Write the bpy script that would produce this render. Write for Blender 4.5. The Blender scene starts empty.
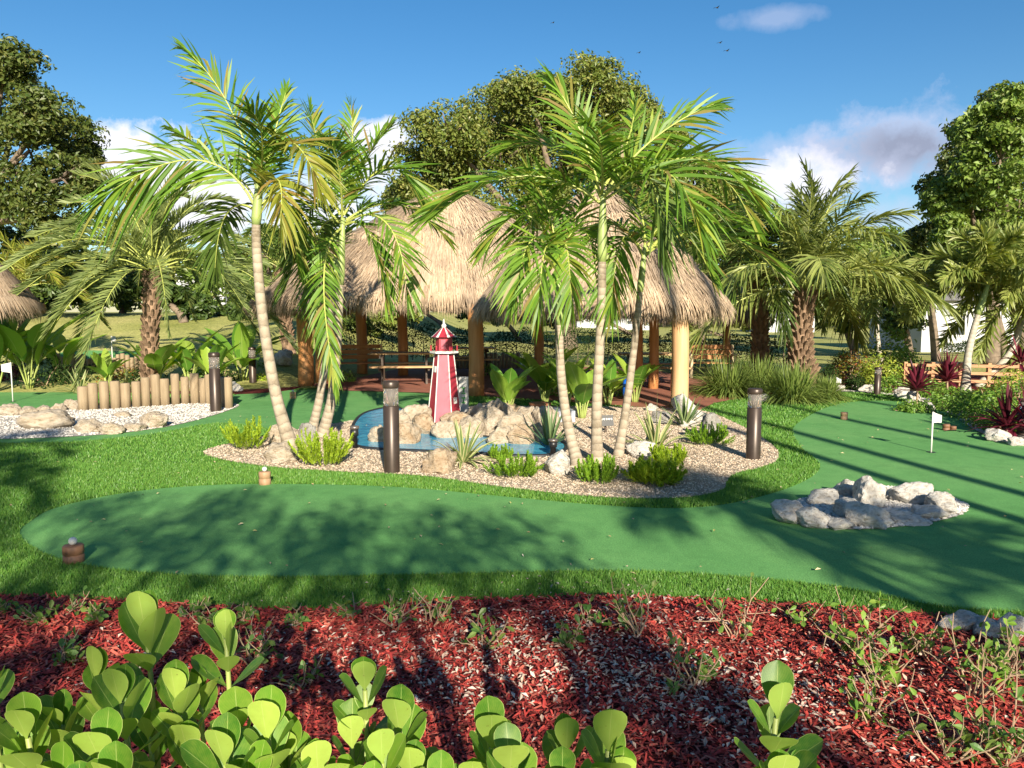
import bpy, bmesh, math, random
import numpy as np
from mathutils import Vector, Matrix, noise
from mathutils.geometry import tessellate_polygon

R = np.random.default_rng(11)
random.seed(5)
SC = bpy.context.scene
COL = SC.collection
rad = math.radians

# ------------------------------------------------------------------ camera
F = 769.0
CAMZ = 1.8
PITCH = math.atan((384 - 312) / F)
cp, sp = math.cos(PITCH), math.sin(PITCH)

def ray(px, py):
    xr = (px - 512) / F
    yr = (384 - py) / F
    return np.array([xr, cp + yr * sp, -sp + yr * cp])

def P(px, py, z=0.0):
    d = ray(px, py)
    t = (z - CAMZ) / d[2]
    return np.array([d[0] * t, d[1] * t, z])

def PD(px, py, Y):
    d = ray(px, py)
    t = Y / d[1]
    return np.array([d[0] * t, Y, CAMZ + d[2] * t])

def sm(x, a, b):
    t = np.clip((np.asarray(x, float) - a) / (b - a), 0, 1)
    return t * t * (3 - 2 * t)

def T(x, y):
    return (sm(y, 16, 34) * 1.75 * sm(-np.asarray(x, float), 3, 9)
            - 0.35 * sm(y, 22, 45) * sm(x, 6, 16))

def G(px, Y):
    x = (px - 512) / F * Y * (cp + 0.02)
    return np.array([x, Y, float(T(x, Y))])

cam_d = bpy.data.cameras.new('camera')
cam = bpy.data.objects.new('camera', cam_d)
COL.objects.link(cam)
cam.location = (0, 0, CAMZ)
cam.rotation_euler = (math.pi / 2 - PITCH, 0, 0)
cam_d.sensor_width = 36
cam_d.lens = F / 1024 * 36
cam_d.clip_end = 2000
cam_d.clip_start = 0.05
SC.camera = cam

# ------------------------------------------------------------------ mesh builder
class MB:
    def __init__(s):
        s.v = []; s.f = []; s.m = []; s.uv = []; s.n = 0
    def add(s, v, f, mat=0, uv=None):
        v = np.asarray(v, float).reshape(-1, 3)
        if isinstance(f, np.ndarray):
            s.f.append(f + s.n); s.m.append(np.full(len(f), mat))
        else:
            by = {}
            for q in f: by.setdefault(len(q), []).append(q)
            for k in by:
                a = np.array(by[k]); s.f.append(a + s.n); s.m.append(np.full(len(a), mat))
        s.v.append(v)
        s.uv.append(np.zeros((len(v), 2)) if uv is None else np.asarray(uv, float).reshape(-1, 2))
        s.n += len(v)
        return s
    def box(s, c, size, mat=0, rz=0.0, rx=0.0, ry=0.0):
        h = np.array(size) / 2
        v = np.array([[x, y, z] for x in (-1, 1) for y in (-1, 1) for z in (-1, 1)]) * h
        if rz or rx or ry:
            M = np.array((Matrix.Rotation(rz, 3, 'Z') @ Matrix.Rotation(ry, 3, 'Y') @ Matrix.Rotation(rx, 3, 'X')))
            v = v @ M.T
        f = np.array([[0, 1, 3, 2], [4, 6, 7, 5], [0, 4, 5, 1], [2, 3, 7, 6], [0, 2, 6, 4], [1, 5, 7, 3]])
        return s.add(v + np.array(c), f, mat)
    def tube(s, pts, r, sides=8, mat=0, cap=True):
        pts = np.asarray(pts, float); n = len(pts)
        r = np.broadcast_to(np.asarray(r, float), (n,))
        t = np.gradient(pts, axis=0)
        t /= np.linalg.norm(t, axis=1, keepdims=True) + 1e-9
        a = np.cross(t[0], [0.13, 0.99, 0.02] if abs(t[0][1]) < .9 else [1, 0, 0]); a /= np.linalg.norm(a)
        fr = []
        for i in range(n):
            a = a - t[i] * np.dot(a, t[i]); a /= np.linalg.norm(a) + 1e-9
            fr.append((a, np.cross(t[i], a)))
        th = np.linspace(0, 2 * math.pi, sides, endpoint=False)
        V = np.concatenate([pts[i] + r[i] * (np.cos(th)[:, None] * fr[i][0] + np.sin(th)[:, None] * fr[i][1]) for i in range(n)])
        i, j = np.meshgrid(np.arange(n - 1), np.arange(sides), indexing='ij')
        j2 = (j + 1) % sides
        f = np.stack([i * sides + j, i * sides + j2, (i + 1) * sides + j2, (i + 1) * sides + j], -1).reshape(-1, 4)
        vv = np.repeat(np.linspace(0, 1, n), sides)
        uv = np.stack([np.tile(np.arange(sides) / sides, n), vv], 1)
        s.add(V, f, mat, uv)
        if cap:
            b = s.n - len(V)
            s.f.append(np.array([list(range(b + sides - 1, b - 1, -1))])); s.m.append(np.array([mat]))
            b2 = b + (n - 1) * sides
            s.f.append(np.array([list(range(b2, b2 + sides))])); s.m.append(np.array([mat]))
        return s
    def lathe(s, prof, sides=24, mat=0, c=(0, 0, 0)):
        pts = [(c[0], c[1], c[2] + z) for r_, z in prof]
        th = np.linspace(0, 2 * math.pi, sides, endpoint=False)
        V = np.concatenate([[(c[0] + r_ * math.cos(a), c[1] + r_ * math.sin(a), c[2] + z) for a in th] for r_, z in prof])
        n = len(prof)
        i, j = np.meshgrid(np.arange(n - 1), np.arange(sides), indexing='ij')
        j2 = (j + 1) % sides
        f = np.stack([i * sides + j, i * sides + j2, (i + 1) * sides + j2, (i + 1) * sides + j], -1).reshape(-1, 4)
        s.add(V, f, mat)
        b = s.n - len(V)
        s.f.append(np.array([list(range(b + sides - 1, b - 1, -1))])); s.m.append(np.array([mat]))
        b2 = b + (n - 1) * sides
        s.f.append(np.array([list(range(b2, b2 + sides))])); s.m.append(np.array([mat]))
        return s
    def build(s, name, mats, parent=None, smooth=False, loc=None, rotz=0):
        me = bpy.data.meshes.new(name)
        if not isinstance(mats, (list, tuple)): mats = [mats]
        for m in mats: me.materials.append(m)
        V = np.concatenate(s.v); me.vertices.add(len(V)); me.vertices.foreach_set('co', V.ravel().astype(np.float32))
        L = np.concatenate([a.ravel() for a in s.f]).astype(np.int32)
        tot = np.concatenate([np.full(len(a), a.shape[1]) for a in s.f])
        st = np.concatenate([[0], np.cumsum(tot)[:-1]]).astype(np.int32)
        me.loops.add(len(L)); me.loops.foreach_set('vertex_index', L)
        me.polygons.add(len(st)); me.polygons.foreach_set('loop_start', st)
        me.polygons.foreach_set('material_index', np.concatenate(s.m).astype(np.int32))
        me.polygons.foreach_set('use_smooth', np.full(len(st), bool(smooth)))
        UV = np.concatenate(s.uv)
        if np.any(UV):
            u = me.uv_layers.new(name='UVMap')
            u.data.foreach_set('uv', UV[L].ravel().astype(np.float32))
        me.update(calc_edges=True); me.validate()
        o = bpy.data.objects.new(name, me); COL.objects.link(o)
        if parent is not None: o.parent = parent
        if loc is not None: o.location = loc
        o.rotation_euler = (0, 0, rotz)
        return o

def tag(o, label=None, cat=None, group=None, kind=None):
    if label: o['label'] = label
    if cat: o['category'] = cat
    if group: o['group'] = group
    if kind: o['kind'] = kind
    return o

def thing(name, label, cat, loc=(0, 0, 0), rotz=0, group=None):
    o = bpy.data.objects.new(name, None); COL.objects.link(o)
    o.location = loc; o.rotation_euler = (0, 0, rotz); o.empty_display_size = .1
    return tag(o, label, cat, group)

def dup(root, loc, rotz=None, label=None, scale=None, group=None):
    r = root.copy(); COL.objects.link(r); r.location = loc
    if rotz is not None: r.rotation_euler = (0, 0, rotz)
    if scale is not None: r.scale = scale if hasattr(scale, '__len__') else (scale,) * 3
    if label: r['label'] = label
    if group: r['group'] = group
    for ch in list(root.children):
        c = ch.copy(); COL.objects.link(c); c.parent = r
        for g in ch.children:
            d = g.copy(); COL.objects.link(d); d.parent = c
    return r

# ------------------------------------------------------------------ materials
def nmat(name):
    m = bpy.data.materials.new(name); m.use_nodes = True
    nt = m.node_tree
    return m, nt, nt.nodes['Principled BSDF'], nt.nodes['Material Output']

def ramp(nt, fac, stops):
    r = nt.nodes.new('ShaderNodeValToRGB')
    e = r.color_ramp.elements
    while len(e) > 1: e.remove(e[-1])
    for i, (p, c) in enumerate(stops):
        k = e[0] if i == 0 else e.new(p)
        k.position = p; k.color = (*c, 1) if len(c) == 3 else c
    nt.links.new(fac, r.inputs[0])
    return r.outputs[0]

def noise_n(nt, scale, detail=4, rough=.55, coord='Object', out=0, dist=0):
    tc = nt.nodes.new('ShaderNodeTexCoord')
    n = nt.nodes.new('ShaderNodeTexNoise'); n.inputs['Scale'].default_value = scale
    n.inputs['Detail'].default_value = detail; n.inputs['Roughness'].default_value = rough
    n.inputs['Distortion'].default_value = dist
    nt.links.new(tc.outputs[coord], n.inputs['Vector'])
    return n.outputs[out]

def mixc(nt, fac, a, b, mode='MIX'):
    m = nt.nodes.new('ShaderNodeMix'); m.data_type = 'RGBA'; m.blend_type = mode
    for s_, v in ((0, fac), (6, a), (7, b)):
        if hasattr(v, 'links'): nt.links.new(v, m.inputs[s_])
        elif isinstance(v, (int, float)): m.inputs[s_].default_value = v
        else: m.inputs[s_].default_value = (*v, 1)
    return m.outputs[2]

def bump(nt, bs, h, strength=.5, dist=.02):
    b = nt.nodes.new('ShaderNodeBump'); b.inputs['Strength'].default_value = strength
    b.inputs['Distance'].default_value = dist
    nt.links.new(h, b.inputs['Height']); nt.links.new(b.outputs[0], bs.inputs['Normal'])

def solid(name, c, rough=.5, metal=0, var=.15, scale=8, bmp=0, spec=.5, coat=0):
    m, nt, bs, out = nmat(name)
    n = noise_n(nt, scale)
    col = ramp(nt, n, [(.3, [x * (1 - var) for x in c]), (.7, [min(1, x * (1 + var)) for x in c])])
    nt.links.new(col, bs.inputs['Base Color'])
    bs.inputs['Roughness'].default_value = rough; bs.inputs['Metallic'].default_value = metal
    bs.inputs['Specular IOR Level'].default_value = spec
    bs.inputs['Coat Weight'].default_value = coat
    if bmp: bump(nt, bs, n, bmp, .02)
    return m

def leaf(name, cols, trans=.3, tcol=None, rough=.45, spec=.4, extra=None):
    m, nt, bs, out = nmat(name)
    g = nt.nodes.new('ShaderNodeNewGeometry')
    n = len(cols)
    col = ramp(nt, g.outputs['Random Per Island'], [(i / max(1, n - 1), c) for i, c in enumerate(cols)])
    if extra: col = extra(nt, col)
    nt.links.new(col, bs.inputs['Base Color'])
    bs.inputs['Roughness'].default_value = rough; bs.inputs['Specular IOR Level'].default_value = spec
    tr = nt.nodes.new('ShaderNodeBsdfTranslucent')
    tc = mixc(nt, 1.0, col, tcol or (1.6, 1.5, .6), 'MULTIPLY')
    nt.links.new(tc, tr.inputs['Color'])
    mx = nt.nodes.new('ShaderNodeMixShader'); mx.inputs[0].default_value = trans
    nt.links.new(bs.outputs[0], mx.inputs[1]); nt.links.new(tr.outputs[0], mx.inputs[2])
    nt.links.new(mx.outputs[0], out.inputs['Surface'])
    return m

def uvx(nt, axis=0):
    u = nt.nodes.new('ShaderNodeUVMap'); s_ = nt.nodes.new('ShaderNodeSeparateXYZ')
    nt.links.new(u.outputs[0], s_.inputs[0]); return s_.outputs[axis]

M = {}
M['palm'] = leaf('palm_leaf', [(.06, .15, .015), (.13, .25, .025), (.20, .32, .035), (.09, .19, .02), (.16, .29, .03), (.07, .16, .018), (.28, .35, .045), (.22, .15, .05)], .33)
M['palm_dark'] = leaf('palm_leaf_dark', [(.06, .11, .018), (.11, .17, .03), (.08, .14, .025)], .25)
M['palm_grey'] = leaf('date_palm_leaf', [(.12, .17, .05), (.19, .24, .08), (.25, .30, .10), (.15, .2, .065)], .28)
M['palm_coco'] = leaf('coconut_leaf', [(.10, .15, .03), (.19, .24, .055), (.30, .33, .10), (.14, .19, .04)], .28)
M['palm_yellow'] = leaf('areca_leaf', [(.24, .27, .035), (.32, .32, .05), (.16, .22, .03), (.3, .2, .06)], .38)
M['rachis'] = solid('palm_rachis', (.38, .42, .10), .5)
M['shaft'] = solid('palm_crownshaft', (.27, .34, .11), .45, var=.2, scale=5)
def mk_trunk(name, a, b, rings, bmp=.3):
    m, nt, bs, out = nmat(name)
    v = uvx(nt, 1)
    mu = nt.nodes.new('ShaderNodeMath'); mu.operation = 'MULTIPLY'; mu.inputs[1].default_value = rings
    nt.links.new(v, mu.inputs[0])
    n = noise_n(nt, 9, 5, .6)
    ad = nt.nodes.new('ShaderNodeMath'); ad.operation = 'ADD'
    nt.links.new(mu.outputs[0], ad.inputs[0]); nt.links.new(n, ad.inputs[1])
    fr = nt.nodes.new('ShaderNodeMath'); fr.operation = 'FRACT'; nt.links.new(ad.outputs[0], fr.inputs[0])
    c1 = ramp(nt, fr.outputs[0], [(0, [x * .72 for x in a]), (.12, a), (.8, b), (1, [x * .85 for x in b])])
    n2 = noise_n(nt, 3, 6, .7)
    f2 = ramp(nt, n2, [(.33, (.5, .46, .4)), (.48, (.9, .88, .85)), (.62, (1.08, 1.06, 1.04))])
    c2 = mixc(nt, 1.0, c1, f2, 'MULTIPLY')
    nt.links.new(c2, bs.inputs['Base Color']); bs.inputs['Roughness'].default_value = .85
    bump(nt, bs, fr.outputs[0], bmp, .01)
    return m
M['trunk'] = mk_trunk('palm_trunk', (.29, .24, .18), (.40, .345, .27), 26)
M['trunk_white'] = mk_trunk('palm_trunk_white', (.38, .35, .29), (.46, .43, .37), 18)
M['trunk_boot'] = mk_trunk('palm_trunk_boots', (.16, .10, .06), (.30, .20, .13), 9, 1)
M['bark'] = solid('tree_bark', (.16, .12, .085), .9, var=.4, scale=6, bmp=.8)
M['twig'] = solid('twig', (.33, .23, .15), .8)
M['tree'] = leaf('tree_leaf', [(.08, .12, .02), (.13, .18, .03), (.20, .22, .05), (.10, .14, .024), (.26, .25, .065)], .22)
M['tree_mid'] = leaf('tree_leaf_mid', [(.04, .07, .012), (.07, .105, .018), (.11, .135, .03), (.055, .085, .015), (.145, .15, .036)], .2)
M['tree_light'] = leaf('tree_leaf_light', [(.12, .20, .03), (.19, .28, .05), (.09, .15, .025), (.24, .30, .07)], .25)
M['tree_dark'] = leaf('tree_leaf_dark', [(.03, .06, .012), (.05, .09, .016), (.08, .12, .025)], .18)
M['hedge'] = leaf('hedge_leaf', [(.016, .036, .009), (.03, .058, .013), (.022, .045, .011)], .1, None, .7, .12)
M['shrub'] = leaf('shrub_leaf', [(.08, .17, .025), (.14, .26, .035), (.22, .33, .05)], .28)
M['shrub_yellow'] = leaf('shrub_leaf_yellow', [(.3, .36, .04), (.2, .3, .04), (.42, .42, .06)], .3)
M['fern'] = leaf('foxtail_fern_leaf', [(.28, .42, .03), (.40, .50, .04), (.20, .33, .026)], .38)
M['fern_dark'] = leaf('tuft_leaf', [(.14, .29, .022), (.21, .37, .03), (.28, .42, .04)], .33)
M['grass_tuft'] = leaf('grass_tuft_leaf', [(.10, .16, .03), (.16, .23, .05), (.22, .28, .07), (.07, .12, .03)], .25)
M['red_leaf'] = leaf('cordyline_leaf', [(.10, .012, .025), (.17, .02, .042), (.06, .014, .02), (.24, .035, .06)], .25, (1.5, .5, .6))
M['croton'] = leaf('croton_leaf', [(.35, .3, .03), (.1, .2, .03), (.35, .08, .03), (.12, .25, .03)], .3, (1.3, 1, .5))
def varieg(nt, col):
    u = uvx(nt, 0)
    f = ramp(nt, u, [(0, (1, 1, 1)), (.2, (.9, .9, .9)), (.3, (0, 0, 0)), (.7, (0, 0, 0)), (.8, (.9, .9, .9)), (1, (1, 1, 1))])
    return mixc(nt, f, col, (.50, .48, .25))
M['varieg'] = leaf('variegated_blade', [(.12, .2, .06), (.19, .26, .08)], .25, extra=varieg)
M['agave'] = leaf('agave_blade', [(.09, .16, .06), (.14, .2, .09), (.2, .26, .1)], .15)
def banana_x(nt, col):
    u = uvx(nt, 0); v = uvx(nt, 1)
    f = ramp(nt, u, [(0, (0, 0, 0)), (.465, (0, 0, 0)), (.5, (.8, .8, .8)), (.535, (0, 0, 0)), (1, (0, 0, 0))])
    return mixc(nt, f, col, (.4, .48, .16))
M['banana'] = leaf('banana_leaf', [(.10, .24, .03), (.16, .32, .04), (.24, .4, .05), (.3, .42, .06)], .35, extra=banana_x)
def clusia_x(nt, col):
    g = nt.nodes.new('ShaderNodeNewGeometry')
    bk = mixc(nt, 1.0, col, (2.6, 1.9, 3.2), 'MULTIPLY')
    bk = mixc(nt, .55, bk, (.44, .56, .12))
    c2 = mixc(nt, g.outputs['Backfacing'], col, bk)
    u = uvx(nt, 0)
    rim = ramp(nt, u, [(0, (.9, .9, .9)), (.025, (.0, .0, .0)), (.482, (0, 0, 0)), (.5, (.6, .6, .6)), (.518, (0, 0, 0)), (.975, (0, 0, 0)), (1, (.9, .9, .9))])
    n = noise_n(nt, 60, 4, .6)
    v = uvx(nt, 1); wv = nt.nodes.new('ShaderNodeMath'); wv.operation = 'SINE'
    ab = nt.nodes.new('ShaderNodeMath'); ab.operation = 'ABSOLUTE'; sb_ = nt.nodes.new('ShaderNodeMath'); sb_.operation = 'SUBTRACT'; sb_.inputs[1].default_value = .5
    nt.links.new(uvx(nt, 0), sb_.inputs[0]); nt.links.new(sb_.outputs[0], ab.inputs[0])
    mm = nt.nodes.new('ShaderNodeMath'); mm.operation = 'MULTIPLY_ADD'; mm.inputs[1].default_value = -1.1; nt.links.new(ab.outputs[0], mm.inputs[0]); nt.links.new(v, mm.inputs[2])
    m9 = nt.nodes.new('ShaderNodeMath'); m9.operation = 'MULTIPLY'; m9.inputs[1].default_value = 75; nt.links.new(mm.outputs[0], m9.inputs[0]); nt.links.new(m9.outputs[0], wv.inputs[0])
    c2 = mixc(nt, ramp(nt, wv.outputs[0], [(.7, (0, 0, 0)), (1, (.16, .16, .16))]), c2, (.34, .46, .10))
    sp2 = noise_n(nt, 190, 2, .5)
    c2 = mixc(nt, ramp(nt, sp2, [(.70, (0, 0, 0)), (.76, (.7, .7, .7))]), c2, (.16, .12, .03))
    c3 = mixc(nt, ramp(nt, n, [(.4, (0, 0, 0)), (.75, (.35, .35, .35))]), c2, (.30, .38, .06))
    return mixc(nt, rim, c3, (.52, .60, .2))
M['clusia'] = leaf('clusia_leaf', [(.035, .12, .012), (.07, .19, .016), (.12, .26, .022), (.045, .14, .014), (.17, .31, .03), (.06, .16, .016)], .32, (1.7, 1.6, .5), .42, .4, clusia_x)
M['clusia_stem'] = solid('clusia_stem', (.30, .36, .10), .5)
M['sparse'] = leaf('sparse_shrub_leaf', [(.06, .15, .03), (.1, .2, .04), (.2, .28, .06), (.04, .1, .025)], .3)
M['blade'] = leaf('turf_blade', [(.075, .215, .033), (.12, .275, .045), (.18, .32, .06), (.09, .235, .038)], .3)

# thatch
def mk_thatch():
    m, nt, bs, out = nmat('thatch')
    g = nt.nodes.new('ShaderNodeNewGeometry')
    c = ramp(nt, g.outputs['Random Per Island'], [(0, (.25, .18, .12)), (.3, (.40, .305, .215)), (.7, (.48, .38, .28)), (1, (.31, .23, .16))])
    n = noise_n(nt, 1.6, 5, .65)
    c = mixc(nt, 1.0, c, ramp(nt, n, [(.3, (.62, .6, .6)), (.6, (1.12, 1.08, 1.02))]), 'MULTIPLY')
    nt.links.new(c, bs.inputs['Base Color']); bs.inputs['Roughness'].default_value = .9
    return m
M['thatch'] = mk_thatch()
def wood(name, a, b, sx=(14, 14, 1.2), rough=.6):
    m, nt, bs, out = nmat(name)
    tc = nt.nodes.new('ShaderNodeTexCoord'); mp = nt.nodes.new('ShaderNodeMapping')
    mp.inputs['Scale'].default_value = sx
    n = nt.nodes.new('ShaderNodeTexNoise'); n.inputs['Scale'].default_value = 1.6; n.inputs['Detail'].default_value = 6
    nt.links.new(tc.outputs['Object'], mp.inputs[0]); nt.links.new(mp.outputs[0], n.inputs['Vector'])
    c = ramp(nt, n.outputs[0], [(.25, a), (.75, b)])
    nt.links.new(c, bs.inputs['Base Color']); bs.inputs['Roughness'].default_value = rough
    bump(nt, bs, n.outputs[0], .4, .01)
    return m
M['post'] = wood('cypress_post', (.42, .16, .05), (.60, .29, .11), (9, 9, 1.0))
M['post_pale'] = wood('cypress_post_pale', (.52, .29, .14), (.64, .41, .22), (9, 9, 1.0))
M['log'] = wood('palisade_log', (.20, .145, .085), (.32, .245, .155), (12, 12, 1.5), .8)
M['log_cut'] = solid('log_end', (.55, .42, .25), .8)
M['bench'] = wood('bench_wood', (.34, .14, .045), (.48, .23, .08), (2, 12, 12))
M['bench_light'] = wood('bench_pale_wood', (.52, .40, .24), (.6, .48, .3), (4, 12, 12))
M['table'] = wood('table_wood', (.40, .23, .10), (.55, .35, .17), (2, 12, 12))
M['dark_wood'] = wood('dark_wood', (.045, .03, .02), (.08, .05, .035))
M['fence'] = wood('fence_wood', (.36, .17, .08), (.48, .26, .13), (2, 12, 12))
M['white'] = solid('white_paint', (.62, .61, .58), .5, var=.05)
M['red'] = solid('lighthouse_red', (.30, .022, .04), .45, var=.15)
M['pink'] = solid('lighthouse_pink', (.38, .085, .12), .55, var=.12)
M['bronze'] = solid('bronze_metal', (.055, .038, .03), .38, .35, var=.15)
M['black'] = solid('black_plastic', (.015, .015, .017), .4)
M['steel'] = solid('lens_metal', (.20, .17, .15), .35, .6)
def mk_glass():
    m, nt, bs, out = nmat('lens_glass')
    bs.inputs['Base Color'].default_value = (.62, .56, .52, 1); bs.inputs['Roughness'].default_value = .05
    bs.inputs['Transmission Weight'].default_value = .8; bs.inputs['IOR'].default_value = 1.3
    return m
M['glass'] = mk_glass()
def mk_window():
    m, nt, bs, out = nmat('window_glass')
    bs.inputs['Base Color'].default_value = (.05, .06, .07, 1); bs.inputs['Roughness'].default_value = .08
    return m
M['window'] = mk_window()
M['blue'] = solid('blue_glaze', (.01, .10, .50), .2, var=.2)
M['slate'] = solid('slate_stone', (.30, .32, .38), .6, var=.15)
M['roof_grey'] = solid('roof_shingle', (.20, .19, .18), .9)
M['wall_white'] = solid('stucco_white', (.46, .47, .50), .8, var=.05, scale=2)
M['terracotta'] = solid('terracotta', (.40, .16, .08), .8)
M['stump'] = wood('tee_wood', (.14, .065, .035), (.24, .12, .065))
M['stump_pale'] = wood('tee_wood_pale', (.28, .16, .085), (.38, .24, .14))
M['green_mark'] = solid('green_mark', (.10, .45, .10), .5)
M['bird'] = solid('bird_feather', (.03, .03, .035), .8)

def mk_rock(name, a, b, c):
    m, nt, bs, out = nmat(name)
    n = noise_n(nt, 2.2, 8, .62); n2 = noise_n(nt, 9, 6, .7)
    c1 = ramp(nt, n, [(.3, a), (.5, b), (.72, c)])
    pit = ramp(nt, n2, [(.3, (.42, .38, .33)), (.42, (.85, .82, .78)), (.52, (1, 1, 1))])
    c2 = mixc(nt, 1.0, c1, pit, 'MULTIPLY')
    nt.links.new(c2, bs.inputs['Base Color']); bs.inputs['Roughness'].default_value = .92
    bump(nt, bs, n2, .7, .08)
    return m
M['rock'] = mk_rock('limestone', (.32, .25, .17), (.44, .37, .285), (.52, .46, .38))
M['rock_white'] = mk_rock('coral_rock', (.46, .41, .35), (.62, .585, .53), (.68, .655, .61))
M['rock_grey'] = mk_rock('grey_rock', (.22, .205, .19), (.31, .295, .27), (.38, .36, .33))
M['rock_tan'] = mk_rock('tan_rock', (.30, .20, .115), (.42, .32, .22), (.48, .40, .31))

def ground_mat(name, stops, scale, fine, fine_amt=.5, rough=.95, bmp=.5, bd=.02, spec=.2):
    m, nt, bs, out = nmat(name)
    n = noise_n(nt, scale, 5, .6); n2 = noise_n(nt, fine, 3, .7)
    c1 = ramp(nt, n, stops)
    f = ramp(nt, n2, [(.3, (1 - fine_amt,) * 3), (.7, (1 + fine_amt * .6,) * 3)])
    c = mixc(nt, 1.0, c1, f, 'MULTIPLY')
    n3 = noise_n(nt, scale * 5 + 1.3, 6, .65, dist=.6)
    c = mixc(nt, 1.0, c, ramp(nt, n3, [(.32, (.84, .86, .84)), (.52, (1, 1, 1)), (.7, (1.12, 1.07, 1.06))]), 'MULTIPLY')
    nt.links.new(c, bs.inputs['Base Color']); bs.inputs['Roughness'].default_value = rough
    bs.inputs['Specular IOR Level'].default_value = spec
    bump(nt, bs, n2, bmp, bd)
    return m
M['lawn'] = ground_mat('lawn', [(.3, (.26, .28, .07)), (.5, (.38, .38, .12)), (.7, (.48, .44, .17))], .35, 14, .5, bd=.06)
M['turf'] = ground_mat('rough_turf', [(.35, (.08, .22, .033)), (.65, (.13, .28, .045))], .9, 55, .6, bmp=.9, bd=.04)
M['green'] = ground_mat('putting_turf', [(.32, (.105, .295, .085)), (.5, (.125, .325, .098)), (.7, (.15, .345, .108))], .55, 90, .38, bmp=.35, bd=.01)
M['mulch'] = ground_mat('mulch_bed', [(.3, (.09, .014, .014)), (.6, (.17, .024, .022)), (.8, (.22, .04, .034))], 5, 60, .7, bmp=1, bd=.05)
M['gravel'] = ground_mat('gravel_bed', [(.3, (.40, .31, .225)), (.6, (.48, .385, .29)), (.8, (.52, .44, .345))], 2, 75, .5, bmp=1, bd=.03)
M['gravel_white'] = ground_mat('white_gravel', [(.3, (.44, .41, .37)), (.7, (.54, .51, .47))], 2, 60, .4, bmp=1, bd=.03)
M['pebble'] = leaf('pebble', [(.34, .24, .16), (.48, .38, .28), (.60, .52, .42), (.42, .31, .22)], 0.0, rough=.85)
M['pebble_white'] = leaf('pebble_white', [(.42, .39, .35), (.58, .55, .51), (.5, .46, .42)], 0.0, rough=.85)
M['shell'] = leaf('shell_chip', [(.40, .32, .27), (.58, .5, .43), (.3, .22, .18), (.5, .36, .28)], 0.0, rough=.8)
def chip_x(nt, col):
    n = noise_n(nt, 2.6, 5, .65)
    c = mixc(nt, 1.0, col, ramp(nt, n, [(.3, (.62, .6, .62)), (.5, (1, 1, 1)), (.72, (1.15, 1.2, 1.15))]), 'MULTIPLY')
    n2 = noise_n(nt, 34, 2, .5)
    return mixc(nt, ramp(nt, n2, [(.66, (0, 0, 0)), (.72, (.8, .8, .8))]), c, (.22, .13, .085))
M['chip'] = leaf('mulch_chip', [(.26, .022, .02), (.38, .036, .03), (.48, .06, .045), (.17, .016, .016), (.52, .15, .10), (.43, .045, .036)], 0.0, rough=.8, extra=chip_x)
M['hose'] = solid('pond_liner', (.02, .022, .026), .5)
def mk_brick():
    m, nt, bs, out = nmat('patio_paver')
    tc = nt.nodes.new('ShaderNodeTexCoord')
    b = nt.nodes.new('ShaderNodeTexBrick'); b.inputs['Scale'].default_value = 4
    b.inputs['Color1'].default_value = (.33, .12, .075, 1); b.inputs['Color2'].default_value = (.26, .095, .06, 1)
    b.inputs['Mortar'].default_value = (.2, .11, .08, 1); b.inputs['Mortar Size'].default_value = .012
    nt.links.new(tc.outputs['Object'], b.inputs['Vector'])
    n = noise_n(nt, 2, 4)
    c = mixc(nt, 1, b.outputs[0], ramp(nt, n, [(.3, (.8, .8, .8)), (.7, (1.15, 1.1, 1.05))]), 'MULTIPLY')
    nt.links.new(c, bs.inputs['Base Color']); bs.inputs['Roughness'].default_value = .8
    return m
M['brick'] = mk_brick()
def mk_water():
    m, nt, bs, out = nmat('pond_water')
    n = noise_n(nt, 6, 3)
    c = ramp(nt, n, [(.35, (.03, .22, .40)), (.65, (.08, .38, .55))])
    nt.links.new(c, bs.inputs['Base Color']); bs.inputs['Roughness'].default_value = .12
    bs.inputs['Specular IOR Level'].default_value = .25
    bump(nt, bs, noise_n(nt, 14, 2), .25, .02)
    return m
M['water'] = mk_water()

# ------------------------------------------------------------------ geometry helpers
def bez(a, b, c, n=12):
    t = np.linspace(0, 1, n)[:, None]
    b2 = 2 * np.asarray(b) - .5 * (np.asarray(a) + np.asarray(c))     # curve passes through b
    return (1 - t) ** 2 * a + 2 * t * (1 - t) * b2 + t ** 2 * c

def smooth_line(pts, n=8, closed=False):
    pts = [np.asarray(p, float) for p in pts]
    out = []
    N = len(pts)
    for i in range(N if closed else N - 1):
        if closed:
            p0, p1, p2, p3 = pts[i - 1], pts[i], pts[(i + 1) % N], pts[(i + 2) % N]
        else:
            p0, p1, p2, p3 = pts[max(0, i - 1)], pts[i], pts[i + 1], pts[min(N - 1, i + 2)]
        for t in np.linspace(0, 1, n, endpoint=False):
            out.append(.5 * (2 * p1 + (p2 - p0) * t + (2 * p0 - 5 * p1 + 4 * p2 - p3) * t * t + (3 * p1 - p0 - 3 * p2 + p3) * t ** 3))
    if not closed: out.append(pts[-1])
    return np.array(out)

def nrm(a):
    return a / (np.linalg.norm(a, axis=-1, keepdims=True) + 1e-9)

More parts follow.
